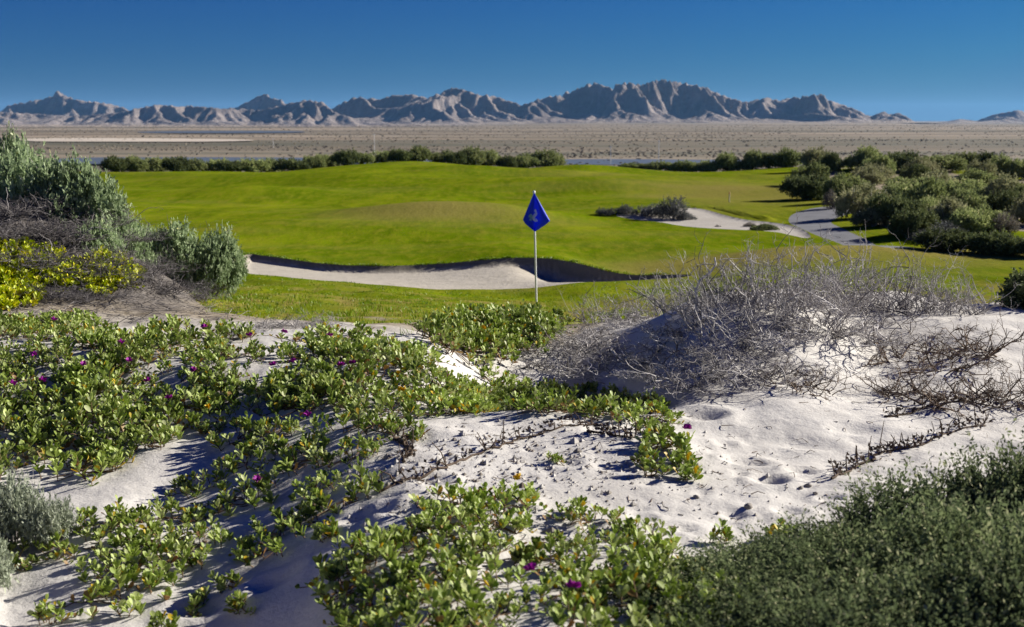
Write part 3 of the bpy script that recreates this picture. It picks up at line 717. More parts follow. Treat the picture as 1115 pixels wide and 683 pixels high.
row2 = [(676,694,175,182,'low dark shrub at the left end of the short hedge behind the fairway'),(690,708,174,182,'small shrub second from the left in the short hedge behind the fairway'),(706,728,171,184,'rounded green shrub third in the short hedge behind the fairway'),(726,746,174,188,'brownish low shrub in the dip of the far fairway edge'),(742,764,174,189,'spreading low shrub just left of the round bush at the far fairway edge'),
        (760,782,170,187,'dark narrow shrub squeezed against the round bush at the far edge'),(777,811,163,185,'large round olive bush standing at the far fairway edge'),(808,832,159,182,'tall bush behind the pale sandy strip, right of the round bush'),(828,850,160,182,'olive bush behind the middle of the pale sandy strip'),(846,876,157,181,'dark tall bush behind the right end of the pale sandy strip'),(848,862,172,182,'small pale green shrub in front of the tall dark bush')]
for a, b, t, y, lab in row2:
    px_bush('far_shrub', TH_P, a - 1, b + 1, t, y, lab, 'shrubs at the far edge of the fairway', yd=98)
thick = {
 'back': [(850,876,158,181),(874,910,160,186),(905,930,158,178),(926,962,160,184),(944,975,165,195),(970,1006,163,188),(1002,1048,165,188),(1038,1066,163,183),(1062,1092,166,192),(1088,1122,167,196),(1118,1150,166,196),(1010,1040,160,178),(960,985,160,178),(895,917,166,188),(990,1020,170,194),(1057,1086,174,199),(936,960,180,202)],
 'second': [(868,903,175,202),(860,906,187,218),(926,974,178,200),(972,1022,188,214),(1006,1048,184,214),(1030,1076,190,220),(1072,1118,190,226),(1112,1150,192,230),(985,1012,178,200),(1050,1084,182,206),(905,940,190,212),(966,1000,196,221),(1042,1076,200,227),(1086,1120,206,236)],
 'third': [(919,968,198,238),(954,1003,206,246),(982,1024,192,230),(1014,1054,212,250),(1076,1112,204,241),(1106,1150,206,246),(1046,1080,206,236),(1000,1036,210,241),(1060,1096,222,251)],
 'front': [(934,965,224,247),(972,1018,224,259),(1038,1085,222,254),(1012,1066,244,275),(1050,1102,246,277),(1086,1130,250,279),(1126,1170,246,280)],
}
words = {'back': 'back row of the right thicket', 'second': 'second back row of the right thicket', 'third': 'middle of the right thicket', 'front': 'front edge of the right thicket'}
for rown, L in thick.items():
    L2 = sorted(L, key=lambda q: q[0])
    for i, (a, b, t, y) in enumerate(L2):
        dark = rown == 'front' and a > 1000 and t > 240
        lab = '%s shrub, %s from the left in the %s' % ('dark green' if dark else 'olive', ORD[i], words[rown])
        px_bush('thicket_shrub', DK_P if dark or (i * 7 + len(rown)) % 6 == 0 else GO_P if (i * 5 + len(rown)) % 4 == 1 else TH_P, a, b, t, y, lab, 'shrubs of the thicket right of the path', deep=1.1)
px_bush('dry_sided_shrub', TH_P, 897, 930, 185, 221, 'tall green shrub with bare tan stems on its path side', None)
px_bush('dry_shrub', DR_P, 896, 914, 203, 227.5, 'tan bare dry shrub in front of the tall green shrub by the path', None)
px_bush('dry_shrub', GY_P, 1003, 1050, 238, 263, 'grey leafless mound of a shrub at the thicket front', None)
px_bush('dry_shrub', DR_P, 1082, 1106, 228, 254, 'pinkish grey dry shrub among the dark shrubs of the thicket', None)
px_bush('waste_shrub', GY_P, 714, 752, 209, 239, 'round dark grey shrub on the sandy waste area', None)
for a, b, t, y, lab in [(690,722,220,237,'low grey shrub touching the round dark one on its left'),(672,696,221,236,'pale tipped low grey shrub in the middle of the grey line'),(650,676,224,235,'low dark grey shrub at the left end of the grey line'),(738,760,228,240,'small green shrub at the foot of the round grey one')]:
    px_bush('waste_shrub', GY_P if 'grey' in lab else TH_P, a, b, t, y, lab, 'low shrubs on the sandy waste area')
px_bush('waste_shrub', DK_P, 818, 848, 242, 251, 'flat dark green shrub lying on the waste sand near the path')
px_bush('waste_shrub', DR_P, 810, 824, 239.5, 247, 'small brown dry shrub on the waste sand beside the flat green one')
px_bush('waste_shrub', DR_P, 778, 786, 243, 247, 'tiny dry tuft alone on the middle of the waste sand')

# desert scrub dotted over the plain: one mass nobody could count
def scrub():
    rng = np.random.default_rng(44); mb = MB(); n = 10000
    y = np.exp(rng.uniform(math.log(300), math.log(3200), n * 3)); u = rng.uniform(-250, 1400, n * 3)
    x = (u - CX) / F * y
    dens = sstep(-.15, .35, fbm(x / 260, y / 120, 3, 91)) * .9 + .1
    k = rng.random(n * 3) < dens; x, y = x[k][:n], y[k][:n]; n = len(x)
    z = zplain(x, y)
    bad = (np.abs(PLAIN - z) > 3); s = rng.uniform(.2, .55, n) * (1 + y / 2200)
    base = np.array([[math.cos(a), math.sin(a), .1] for a in np.arange(5) * 1.2566] + [[.7 * math.cos(a + .6), .7 * math.sin(a + .6), .75] for a in np.arange(5) * 1.2566] + [[0, 0, 1.0]])
    V = base[None] * np.stack([s * rng.uniform(.8, 1.6, n), s, s * rng.uniform(.6, 1.0, n)], 1)[:, None, :] * rng.uniform(.75, 1.25, (n, 11, 1))
    V += np.stack([x, y, z - .1], 1)[:, None]
    T = [(i, (i + 1) % 5, 5 + i) for i in range(5)] + [((i + 1) % 5, 5 + (i + 1) % 5, 5 + i) for i in range(5)] + [(5 + i, 5 + (i + 1) % 5, 10) for i in range(5)]
    Fc = np.array(T)[None] + (np.arange(n) * 11)[:, None, None]
    mb.add(V.reshape(-1, 3), Fc.reshape(-1, 3), 3, np.repeat(rng.random(n), 11))
    return mb
M['scrub'] = mat_leaf('desert_scrub', [(0, (.135, .118, .08)), (.5, (.185, .158, .11)), (1, (.23, .19, .135))], .8, 0, 0, .1)
tag(mobj('desert_scrub', scrub().mesh('desert_scrub', M['scrub'], False)), 'grey green desert scrub dotted over the plain before the mountains', 'scrub', kind='stuff')

# --- left mound: saltbushes
SB_P = [bush_proto('saltbush', M['saltbush'], M['twig'], 200 + i, 18, 2000, 13, .085, .042, .20, .12) for i in range(4)]
for x0, x1, yt, yb, yd, lab in [
    (-130,10,118,262,13.2,'tall pale green saltbush cut off by the left edge of the view'),
    (-55,80,146,262,12.6,'large pale green saltbush on top of the left mound'),
    (40,145,158,268,12.5,'dense saltbush on the mound, left of its spiky right shoulder'),
    (88,158,198,292,12.5,'saltbush on the right shoulder of the left mound'),
    (60,130,225,292,11.8,'pale young saltbush low on the mound above the yellow leaves'),
    (118,186,236,306,12.6,'lower saltbush joining the shoulder bush to the foot of the mound'),
    (152,222,226,312,12.9,'grey green saltbush at the foot of the mound, left half'),
    (186,262,232,314,13.1,'grey green saltbush at the foot of the mound beside the bunker'),
    (-10,40,132,185,13.6,'spiky saltbush tip rising behind the largest saltbush')]:
    u = (x0 + x1) / 2; dx, dy, dz = ray(u, yb); t = yd / dy; gx_, gy_ = dx * t, yd
    z = z_at(yb, yd); zg = zat(gx_, gy_); z = min(z, zg) if abs(z - zg) > .15 else zg
    sc = yd * CP / F; hw = (x1 - x0) / 2 * sc * 1.18; hh = (z_at(yt, yd) - z)
    place_bush('saltbush', rnd.choice(SB_P), (gx_, gy_, z - .03), hw, hw * .9, hh * 1.02, rnd.uniform(0, 6.28), lab, 'saltbush', 'saltbushes on the left mound')

# --- dead brush
def dead_brush(seed, stems, H_, spread, depth=2, thick=.006, up=.55, curl=.5, seg=7, kids=5):
    rng = np.random.default_rng(seed); mb = MB()
    def grow(p, d, L, r, lvl, tint):
        pts = [p]; n = seg if lvl == 0 else 5
        for i in range(n):
            d = d + rng.normal(size=3) * curl * .38 + np.array([0, 0, .05 * (up - .3)]); d /= np.linalg.norm(d)
            q = pts[-1] + d * L / n
            if q[2] < .004: q[2] = .004 + rng.random() * .01; d[2] = abs(d[2]) * .5
            pts.append(q)
        mb.tube(np.array(pts), r, r * .3, 3, np.clip(tint + rng.normal() * .1, 0, 1))
        if lvl < depth:
            for _ in range(rng.integers(2, kids + 1)):
                k = rng.integers(1, n + 1); e = d * .4 + rng.normal(size=3) * .65 + np.array([0, 0, .25 * up]); e /= np.linalg.norm(e)
                grow(pts[k], e, L * rng.uniform(.3, .6), r * .55, lvl + 1, tint)
    for i in range(stems):
        a = rng.uniform(0, 6.283); rr_ = math.sqrt(rng.random()) * spread * .6
        p = np.array([rr_ * math.cos(a), rr_ * math.sin(a), -.01]); b = rng.uniform(0, 6.283)
        d = np.array([math.cos(b), math.sin(b), 0]) * rng.uniform(.3, 1) + np.array([0, 0, up * rng.uniform(.3, 1.6)])
        grow(p, d / np.linalg.norm(d), H_ * rng.uniform(.6, 1.25), thick * rng.uniform(.6, 1.2), 0, rng.uniform(.2, .85))
    return mb
def mesh_of(mb, key, mat): return mb.mesh(key, mat)
UP_B = [mesh_of(dead_brush(300 + i, 44, .33, .52, 3, .0066, .8, .5, kids=4), 'upright_brush', M['twig']) for i in range(3)]
TG_B = [mesh_of(dead_brush(310 + i, 36, .36, .58, 3, .0085, .30, .85, kids=4), 'tangled_brush', M['twig']) for i in range(3)]
TG_D = [mesh_of(dead_brush(330 + i, 80, .36, .55, 2, .0060, .30, .85), 'dark_tangled_brush', M['dark_twig']) for i in range(2)]
BR_B = [mesh_of(dead_brush(320 + i, 20, .40, .46, 3, .0095, .15, .7, kids=4), 'flat_brush', M['brown_twig']) for i in range(2)]
def put(name, me, px, py, sc, label, cat='dead shrub', group=None, squash=1.0, dy=0, dz=0):
    g = ground([px], [py])[0]; y = g[1] + dy
    x = g[0] * (y / g[1]); o = mobj(name, me); o.location = (x, y, zat(x, y) + dz)
    o.rotation_euler = (0, 0, rnd.uniform(0, 6.28)); o.scale = (sc, sc, sc * squash); tag(o, label, cat, group); return o
grp = 'dead grey brush on the right dune'
for i, (px, py, sc, lab) in enumerate([
    (600,398,.95,'dark tangle of dead grey twigs at the left foot of the dune brush'),
    (655,405,1.0,'dead grey brush in the blue shade above the green ridge plants'),
    (705,402,1.05,'dense dead grey tangle at the lower middle of the shaded dune face'),
    (640,372,1.0,'dead grey brush just right of the big green clump by the hollow'),
    (690,352,.8,'dead grey brush on the shaded upper dune face'),
    (665,384,.9,'knotted dead grey brush in the middle of the shaded left slope'),
    (722,388,.9,'knotted dead grey brush on the shaded slope above its lower tangle'),
    (615,380,.85,'dead grey brush spreading towards the big green bunch'),
    (740,366,.7,'small dead grey brush in the hollow of the shaded face'),
    (745,420,.7,'small dead grey brush at the bottom end of the shaded slope'),
    (800,385,.8,'dead grey tangle right of the bare shaded sand on the dune'),
    (775,412,.95,'dead grey tangle at the lower right end of the shaded dune face'),
    (830,405,.9,'brown grey tangle where the shaded dune meets the sunlit sand'),
    (850,368,.95,'dead grey tangle on the sunlit middle of the dune top'),
    (910,366,1.05,'loose dead tangle on the bright sand right of the dune middle'),
    (965,372,1.05,'brownish dead tangle low on the bright dune flank')]):
    put('dead_brush', TG_B[i % 3], px, py, sc * 1.1, lab, 'dead shrub', grp, .55)
for i, (px, py, sc, dy, lab) in enumerate([
    (655,352,.75,.15,'wispy upright grey brush at the left end of the dune crest'),
    (710,346,.8,.1,'wispy upright grey brush on the crest below the far bunker tip'),
    (755,342,.95,.1,'wide wispy grey brush on the crest, beside the pale bent twig'),
    (805,337,.95,.1,'wispy upright grey brush right of the pale bent twig'),
    (850,336,1.15,.1,'bushy upright grey brush on the middle of the dune crest'),
    (895,336,1.25,.1,'bushy upright grey brush below the lower end of the path'),
    (940,338,1.2,.1,'thin upright grey brush on the right of the dune crest'),
    (985,340,1.1,.1,'sparse low grey brush on the crest where the sand turns bright'),
    (1035,343,.95,.1,'sparse grey brush near the dark shrub on the right crest'),
    (790,360,.9,0,'upright grey brush on the dune face below the crest middle'),
    (880,352,.9,0,'upright grey brush just below the crest on the right')]):
    put('dead_brush', UP_B[i % 3], px, py, sc, lab, 'dead shrub', grp, dy=dy)
for i, (px, py, sc, lab) in enumerate([(1000,400,.9,'dark brown dead branches half buried in the bright dune flank'),(1050,385,.8,'brown dead branches on the upper right dune flank'),(1040,440,.75,'brown dead branches lying on the sand behind the dark runner'),(985,432,.6,'brown branches lying left of the dark runner on bright sand'),(880,425,.6,'curved dark branch tangle at the lower edge of the dune brush'),(1095,440,.7,'brown dead branches at the right edge above the foreground shrub')]):
    put('dead_branches', BR_B[i % 2], px, py, sc, lab, 'dead branches', 'brown dead branches on the right dune')
mb = MB(); mb.tube([(0,0,0),(.01,0,.09),(0,0,.17),(.03,0,.25),(.10,0,.30),(.14,.01,.36),(.13,.01,.41)], .012, .006, 6, .95); mb.tube([(.10,0,.30),(.06,0,.36),(.05,0,.42)], .006, .002, 5, .9)
mb.tube([(0,0,.17),(-.05,.01,.24),(-.07,0,.31)], .006, .002, 5, .9)
o = put('bent_twig', mb.mesh('bent_twig', M['twig']), 757, 345, 1.0, 'thick pale bent twig standing on the dune crest', 'twig', dy=.1); o.rotation_euler = (0, 0, 0)
# left mound dead branches
for i, (px, py, sc, lab) in enumerate([(15,255,1.1,'dead dark twigs on the mound at the left edge below the saltbush'),(60,262,1.05,'dead grey twigs matting the slope of the left mound'),(100,285,.95,'dead grey twigs on the mound right above the yellow leaves'),(30,285,1.05,'dead grey twigs on the mound behind the yellow leaves'),(135,306,.9,'dead grey twigs at the right foot of the left mound'),(175,318,.8,'dead grey twigs in front of the saltbush at the mound foot'),(85,245,1.1,'dead dark twigs on the mound just under the saltbush shoulder'),(30,232,1.0,'dead dark twigs tight under the largest saltbush'),(120,262,1.0,'dead dark twigs running down the right side of the mound'),(70,298,1.0,'dead dark twigs between the two lobes of yellow leaves'),(150,296,.9,'dead dark twigs beneath the lower saltbush on the mound'),(45,322,.7,'dead brown grey twigs under the yellow leaves'),(95,325,.7,'dead twigs on the pale sand under the right end of yellow leaves'),(215,325,.6,'low dead twigs at the edge of the turf by the saltbush')]):
    put('dead_brush', TG_D[i % 2], px, py, sc * 1.1, lab, 'dead shrub', 'dead brush on the left mound', .6)
for i, (px, py, sc, lab) in enumerate([(300,358,.55,'dark heap of dead twigs at the sand hollow below the turf'),(345,356,.5,'small dead twigs at the top of the blue shaded hollow'),(265,362,.45,'dark twigs at the left rim of the sand hollow')]):
    put('dead_brush', TG_B[i % 3], px, py, sc, lab, 'dead shrub', 'dead twigs at the sand hollow', .7)
# dark shrub behind the right crest
g = ground([1085], [346])[0]
place_bush('crest_shrub', DK_P[0], (xof(1140, 10.6), 10.6, zat(xof(1140, 10.6), 10.6) - .06), .66, .5, .50, 1.0, 'dark shrub peeking over the right end of the dune crest', 'shrub')

# runners: dead stems lying on the sand with upright stubs
def runner(name, pts, label, seed, stubs=26, hgt=.05):
    rng = np.random.default_rng(seed); g = ground([p[0] for p in pts], [p[1] for p in pts])
    t = np.linspace(0, 1, len(pts)); q = np.linspace(0, 1, 50)
    xy = np.stack([np.interp(q, t, g[:, 0]), np.interp(q, t, g[:, 1])], 1) + rng.normal(size=(50, 2)) * .008
    z = zfull(xy[:, 0], xy[:, 1]) + .006; P = np.column_stack([xy, z]); o0 = P[0].copy()
    st = MB(); st.tube(P - o0, .007, .004, 5, .35)
    for i in range(stubs):
        k = rng.integers(0, 50); b = P[k] - o0; L = hgt * rng.uniform(.5, 1.5)
        d = rng.normal(size=3) * .45 + np.array([0, 0, 1])
        m_ = b + d * L * .6; e_ = m_ + (d + rng.normal(size=3) * .6) * L * .5
        st.tube(np.stack([b, m_, e_]), .0042, .002, 4, rng.uniform(0, .6))
    lv = MB(); n = stubs * 5
    k = rng.integers(0, 50, n); pos = P[k] - o0 + rng.normal(size=(n, 3)) * np.array([.02, .02, .012]) + np.array([0, 0, .025])
    leaf_quads(lv, pos, rng.normal(size=(n, 3)) + np.array([0, 0, .3]), .028, .016, rng, rng.uniform(0, .7, n))
    e = empty(name, tuple(o0)); tag(e, label, 'dead runner')
    mobj('stem', st.mesh('runner_stem', M['brown_twig']), e); mobj('dry_leaves', lv.mesh('runner_leaves', M['brown_twig']), e)
runner('dead_runner', [(905,523),(930,510),(965,492),(1000,487),(1040,470),(1075,462)], 'dark dead runner with upright stubs casting a blue shadow on the right sand', 1, 46, .06)
runner('dead_runner', [(415,535),(465,518),(520,497),(560,480),(600,470),(650,463)], 'long thin dead runner crossing the middle sand hump', 2, 26, .05)
runner('dead_runner', [(640,470),(665,474),(690,478)], 'short dark dead runner leading to the isolated green plant', 3, 12, .05)
runner('dead_runner', [(430,478),(450,492),(438,505)], 'small brown withered sprig on the left of the sand hump', 4, 10, .05)
runner('dead_runner', [(965,455),(1000,446),(1050,438),(1100,447)], 'thin brown dead runner behind the dark one near the right edge', 6, 22, .04)

# --- fleshy trailing plants
def fleshy_leaf(L, W, th=.10):
    prof_ = [(0, .12), (.25, .48), (.55, .97), (.82, .90), (1.0, .34)]
    V = []; Fq = []
    for s in (1, -1):
        for (t, w) in prof_:
            x = t * L; z = .10 * L * t * t
            for k in (-1, 0, 1):
                V.append((x, k * w * W / 2, z + (abs(k) * .16 * W * w) + s * (.5 * th * W if k == 0 else .06 * th * W) + 0.0))
    n = len(prof_)
    for s in range(2):
        o = s * n * 3
        for i in range(n - 1):
            for k in range(2):
                a = o + i * 3 + k; q = (a, a + 3, a + 4, a + 1)
                Fq.append(q if s else q[::-1])
    return np.array(V), np.array(Fq)
LV, LF = fleshy_leaf(1, .60)
def add_leaves(mb, pos, dirs, size, roll, tint):
    n = len(pos); d, s, t = rot_to(dirs)
    c, sn = np.cos(roll)[:, None], np.sin(roll)[:, None]
    s2 = s * c + t * sn; t2 = np.cross(s2, d)
    V = pos[:, None] + size[:, None, None] * (LV[None, :, 0:1] * d[:, None] + LV[None, :, 1:2] * s2[:, None] + LV[None, :, 2:3] * t2[:, None])
    Fc = LF[None] + (np.arange(n) * len(LV))[:, None, None]
    mb.add(V.reshape(-1, 3), Fc.reshape(-1, 4), 4, np.repeat(tint, len(LV)))
def clump(seed, nsprig, rad, leaf=.036, hgt=.09, pairs=4, yellow=.05):
    rng = np.random.default_rng(seed); lv = MB(); st = MB()
    for i in range(nsprig):
        a = rng.uniform(0, 6.283); r = math.sqrt(rng.random()) * rad
        b = np.array([r * math.cos(a), r * math.sin(a), -.008])
        lean = np.array([math.cos(a), math.sin(a), 0]) * rng.uniform(0, .6) * (r / rad) + rng.normal(size=3) * .22
        d = np.array([0, 0, 1.0]) + lean; d /= np.linalg.norm(d)
        h = hgt * rng.uniform(.55, 1.2) * (1.1 - .35 * r / rad); bend = rng.normal(size=3) * .15
        q = np.linspace(0, 1, 5)[:, None]; P = b + d * h * q + bend * h * q * q
        st.tube(P, .0028, .0018, 4, rng.random())
        if i: st.tube(np.stack([[0, 0, -.004], b * .5 + np.array([rng.normal() * .01, rng.normal() * .01, .006]), b + [0, 0, .004]]), .0026, .0022, 4, rng.random())
        np_ = pairs + rng.integers(0, 2); ph = rng.uniform(0, 6.28); base_t = np.clip(rng.normal(.5, .16), .14, .9)
        pos, dr, sz, tn = [], [], [], []
        for j in range(np_):
            f = .25 + .75 * (j + 1) / np_; p = b + d * h * f + bend * h * f * f
            for k in (0, 1):
                th = ph + j * 1.571 + k * math.pi + rng.normal() * .25; rise = .05 + 1.35 * f + rng.normal() * .22
                e = np.array([math.cos(th), math.sin(th), rise])
                pos.append(p + e * .004); dr.append(e); sz.append(leaf * rng.uniform(.7, 1.15) * (1.05 - .30 * max(0, f - .6) / .4))
                tt = base_t + rng.normal() * .12 + .12 * (f - .5); tt = float(np.clip(tt, .12, .92))
                if rng.random() < yellow: tt = rng.uniform(.96, 1)
                elif f < .55 and rng.random() < yellow * 4.0: tt = rng.uniform(0, .07)
                tn.append(tt)
        n = len(pos)
        add_leaves(lv, np.array(pos), np.array(dr), np.array(sz), rng.normal(size=n) * .35 + math.pi * 0, np.array(tn))
    for i in range(3 if nsprig > 8 else 1):
        a = rng.uniform(0, 6.283); L = rad * rng.uniform(1.1, 1.7); n = 9; q = np.linspace(0, 1, n); w = np.cumsum(rng.normal(size=n) * .12)
        P = np.stack([np.cos(a + w) * q * L, np.sin(a + w) * q * L, .004 + .012 * np.abs(np.sin(q * 9 + a))], 1)
        st.tube(P, .0032, .0018, 4, rng.random())
        pos, dr, sz, tn = [], [], [], []
        for j in range(4, n):
            for k in (-1, 1):
                e = np.array([math.cos(a + w[j] + k * 1.2), math.sin(a + w[j] + k * 1.2), rng.uniform(.2, 1.0)])
                pos.append(P[j]); dr.append(e); sz.append(leaf * rng.uniform(.45, .85)); tn.append(rng.uniform(.15, .8) if rng.random() > .18 else rng.choice([.03, .98]))
        add_leaves(lv, np.array(pos), np.array(dr), np.array(sz), rng.normal(size=len(pos)) * .4, np.array(tn))
    return lv, st
def clump_proto(key, mat, *a, **k):
    l, s = clump(*a, **k)
    return (l.mesh(key + '_leaves', mat), s.mesh(key + '_stems', M['stem']))
CL_BIG = [clump_proto('mat_plant', M['succulent'], 400 + i, 16, .15, .040, .085) for i in range(5)]
CL_WIDE = [clump_proto('wide_plant', M['succulent'], 420 + i, 28, .22, .041, .10) for i in range(5)]
CL_SML = [clump_proto('small_plant', M['succulent'], 440 + i, 6, .06, .038, .075, yellow=.08) for i in range(4)]
CL_YEL = [clump_proto('yellow_plant', M['yellow_succulent'], 460 + i, 30, .20, .052, .10, pairs=5) for i in range(3)]
def flower_mesh(key, mat, seed):
    rng = np.random.default_rng(seed); mb = MB(); n = 16
    d = rng.normal(size=(n, 3)); d[:, 2] = np.abs(d[:, 2]) + .1
    add_leaves(mb, np.zeros((n, 3)) + np.array([0, 0, .004]), d, rng.uniform(.013, .02, n), rng.normal(size=n), rng.random(n)); return mb.mesh(key, mat)
FLM, FLY = flower_mesh('magenta_flower', M['magenta'], 1), flower_mesh('yellow_flower', M['yellowflower'], 2)
def normal_at(x, y):
    e = .1; return Vector((-(zat(x + e, y) - zat(x - e, y)) / (2 * e), -(zat(x, y + e) - zat(x, y - e)) / (2 * e), 1)).normalized()
CLUMPS = []
def place_clump(proto, x, y, sc, label, group, name='trailing_plant', cat='succulent plant'):
    z = zat(x, y); e = empty(name, (x, y, z - .002)); tag(e, label, cat, group)
    q = Vector((0, 0, 1)).rotation_difference(normal_at(x, y)); e.rotation_mode = 'QUATERNION'
    e.rotation_quaternion = q @ Matrix.Rotation(rnd.uniform(0, 6.28), 4, 'Z').to_quaternion()
    e.scale = (sc,) * 3
    mobj('leaves', proto[0], e)
    if proto[1]: mobj('stems', proto[1], e)
    CLUMPS.append((e, x, y, z, sc)); return e
def fill(poly, protos, spacing, sc, label, group, seed, n_try=900, name='trailing_plant', jitter=.25):
    rng = np.random.default_rng(seed); P = np.array(poly, float); pts = []
    lo, hi = P.min(0), P.max(0); q = rng.uniform(lo, hi, (n_try, 2)); q = q[poly_sd(P, q[:, 0], q[:, 1]) > 0]
    g = ground(q[:, 0], q[:, 1]); out = []
    for p in g:
        if all((p[0] - a) ** 2 + (p[1] - b) ** 2 > spacing ** 2 for a, b in out): out.append((p[0], p[1]))
    for x, y in out: place_clump(protos[rng.integers(0, len(protos))], x, y, sc * rng.uniform(1 - jitter, 1 + jitter), label, group, name)
    return len(out)
G1 = 'fleshy plants of the left mat'
cnt = []
cnt.append(fill([(-60,362),(0,352),(60,348),(130,372),(140,400),(100,440),(60,500),(-60,520)], CL_WIDE, .29, 1.0, 'leafy green clump in the unbroken mat along the left edge', G1, 1))
cnt.append(fill([(130,376),(200,362),(250,372),(272,400),(240,425),(170,440),(100,470),(100,430)], CL_WIDE, .305, 1.0, 'leafy green clump in the mat left of the blue shaded hollow', G1 + ' near the hollow', 2))
cnt.append(fill([(330,368),(385,360),(425,380),(470,408),(500,428),(470,452),(400,470),(360,458),(300,425),(330,400)], CL_WIDE, .25, .98, 'pale green clump in the mat crossing the middle of the dune', 'fleshy plants of the middle mat', 3))
cnt.append(fill([(100,440),(200,428),(320,424),(350,442),(250,470),(170,486),(90,520),(60,500)], CL_BIG, .20, 1.1, 'leafy green clump in the band linking the left and middle mats', G1 + ' in the band', 4))
cnt.append(fill([(468,440),(500,424),(545,416),(600,428),(650,432),(700,445),(722,456),(690,462),(640,452),(560,446),(500,452)], CL_BIG, .17, .9, 'pale green clump along the crest of the sand hump', 'fleshy plants on the hump crest', 5))
cnt.append(fill([(486,380),(500,350),(560,345),(590,352),(585,372),(540,386)], CL_WIDE, .22, 1.15, 'green clump in the big bunch below the flag beside the hollow', 'fleshy plants of the bunch below the flag', 6))
cnt.append(fill([(250,478),(330,470),(392,495),(385,548),(340,548),(320,600),(260,612),(200,590),(150,600),(180,540),(240,510)], CL_BIG, .235, .95, 'loose green clump between strips of sand left of the hump', 'loose fleshy plants left of the hump', 7))
cnt.append(fill([(120,560),(190,590),(190,625),(140,660),(70,645),(30,600),(0,640),(0,580)], CL_BIG, .245, .85, 'loose green clump in the blue shade near the lower left', 'fleshy plants in the lower left shade', 8))
cnt.append(fill([(390,610),(440,575),(500,545),(548,548),(560,575),(545,602),(470,610),(420,628)], CL_BIG, .165, .9, 'sunlit clump on top of the bunch at the lower middle', 'fleshy plants on top of the lower bunch', 9))
cnt.append(fill([(370,645),(470,615),(540,612),(530,640),(570,683),(550,710),(375,710)], CL_BIG, .19, .9, 'shaded clump at the foot of the bunch at the lower middle', 'fleshy plants at the foot of the lower bunch', 10))
cnt.append(fill([(605,580),(640,566),(690,570),(750,588),(745,610),(700,615),(690,650),(620,655),(590,625)], CL_BIG, .24, .82, 'bright green clump on sand left of the dark foreground shrub', 'fleshy plants left of the foreground shrub', 11))
cnt.append(fill([(640,645),(700,620),(770,625),(780,700),(650,710)], CL_BIG, .17, .9, 'dark green clump at the shaded foot of the foreground shrub', 'fleshy plants at the foot of the foreground shrub', 12))
cnt.append(fill([(690,484),(725,476),(755,508),(742,526),(715,522)], CL_SML, .115, 1.0, 'small green sprig of the isolated plant on the bright sand', 'sprigs of the isolated plant on bright sand', 13))
for px, py, sc, lab in [(215,668,1.0,'small green sprig at the bottom left in blue shade'),(265,665,.9,'small green sprig right of the bottom left one'),(60,678,1.0,'green sprig at the bottom left corner of the sand'),(170,690,1.0,'green sprig cut by the bottom edge in the shade'),(135,575,1.0,'lone green sprig in the blue shade by the silver shrub'),
    (455,478,.9,'small pale green sprig on the left of the sand hump'),(432,472,.9,'tiny pale sprig at the edge of the middle mat on sand'),(605,503,.6,'tiny green seedling alone on the sand hump'),(785,590,.9,'pair of upright green leaves before the dark foreground shrub'),(860,586,1.0,'single upright green sprig poking over the dark foreground shrub'),
    (20,560,1.0,'green sprig beside the silver shrub at the left edge'),(352,590,1.0,'lone sprig at the sunlit edge of the left sand strip'),(668,448,.9,'sprig at the right end of the hump crest plants'),(700,470,1.0,'sprig bridging the hump crest and the isolated plant'),(250,640,.9,'lone sprig on the sunlit strip at the lower left')]:
    g = ground([px], [py])[0]; place_clump(rnd.choice(CL_SML), g[0], g[1], sc, lab, None, 'green_sprig')
cnt.append(fill([(-40,275),(20,272),(60,290),(100,300),(125,285),(138,300),(120,318),(60,316),(10,335),(-40,340)], CL_YEL, .17, .95, 'yellow leaved plant spilling down the left mound', 'yellow leaved plants on the left mound', 14, name='yellow_plant'))
print('CLUMPS', cnt, len(CLUMPS))
# flowers on chosen clumps
fl = [(483,410),(165,420),(90,412),(275,372),(302,365),(357,368),(385,397),(208,412),(188,440),(316,400),(295,413),(50,420),(130,380),(64,353),(40,400),(749,487),(618,660),(568,640),(285,540),(370,405),(230,365),(10,430),(150,395),(345,450)]
def add_flower(px, py, me, nm):
    g = ground([px], [py])[0]
    e, x, y, z, sc = min(CLUMPS, key=lambda c: (c[1] - g[0]) ** 2 + (c[2] - g[1]) ** 2)
    o = mobj(nm, me, e); bpy.context.view_layer.update()
    w = Vector((x + (g[0] - x) * .8, y + (g[1] - y) * .8, z + .10 * sc + .012))
    o.location = e.matrix_world.inverted() @ w; k = 1.5 / sc; o.scale = (k, k, k)
for px, py in fl: add_flower(px, py + 12, FLM, 'magenta_flower')
for px, py in [(568,548),(432,440),(225,470),(535,398)]: add_flower(px, py, FLY, 'yellow_flower')

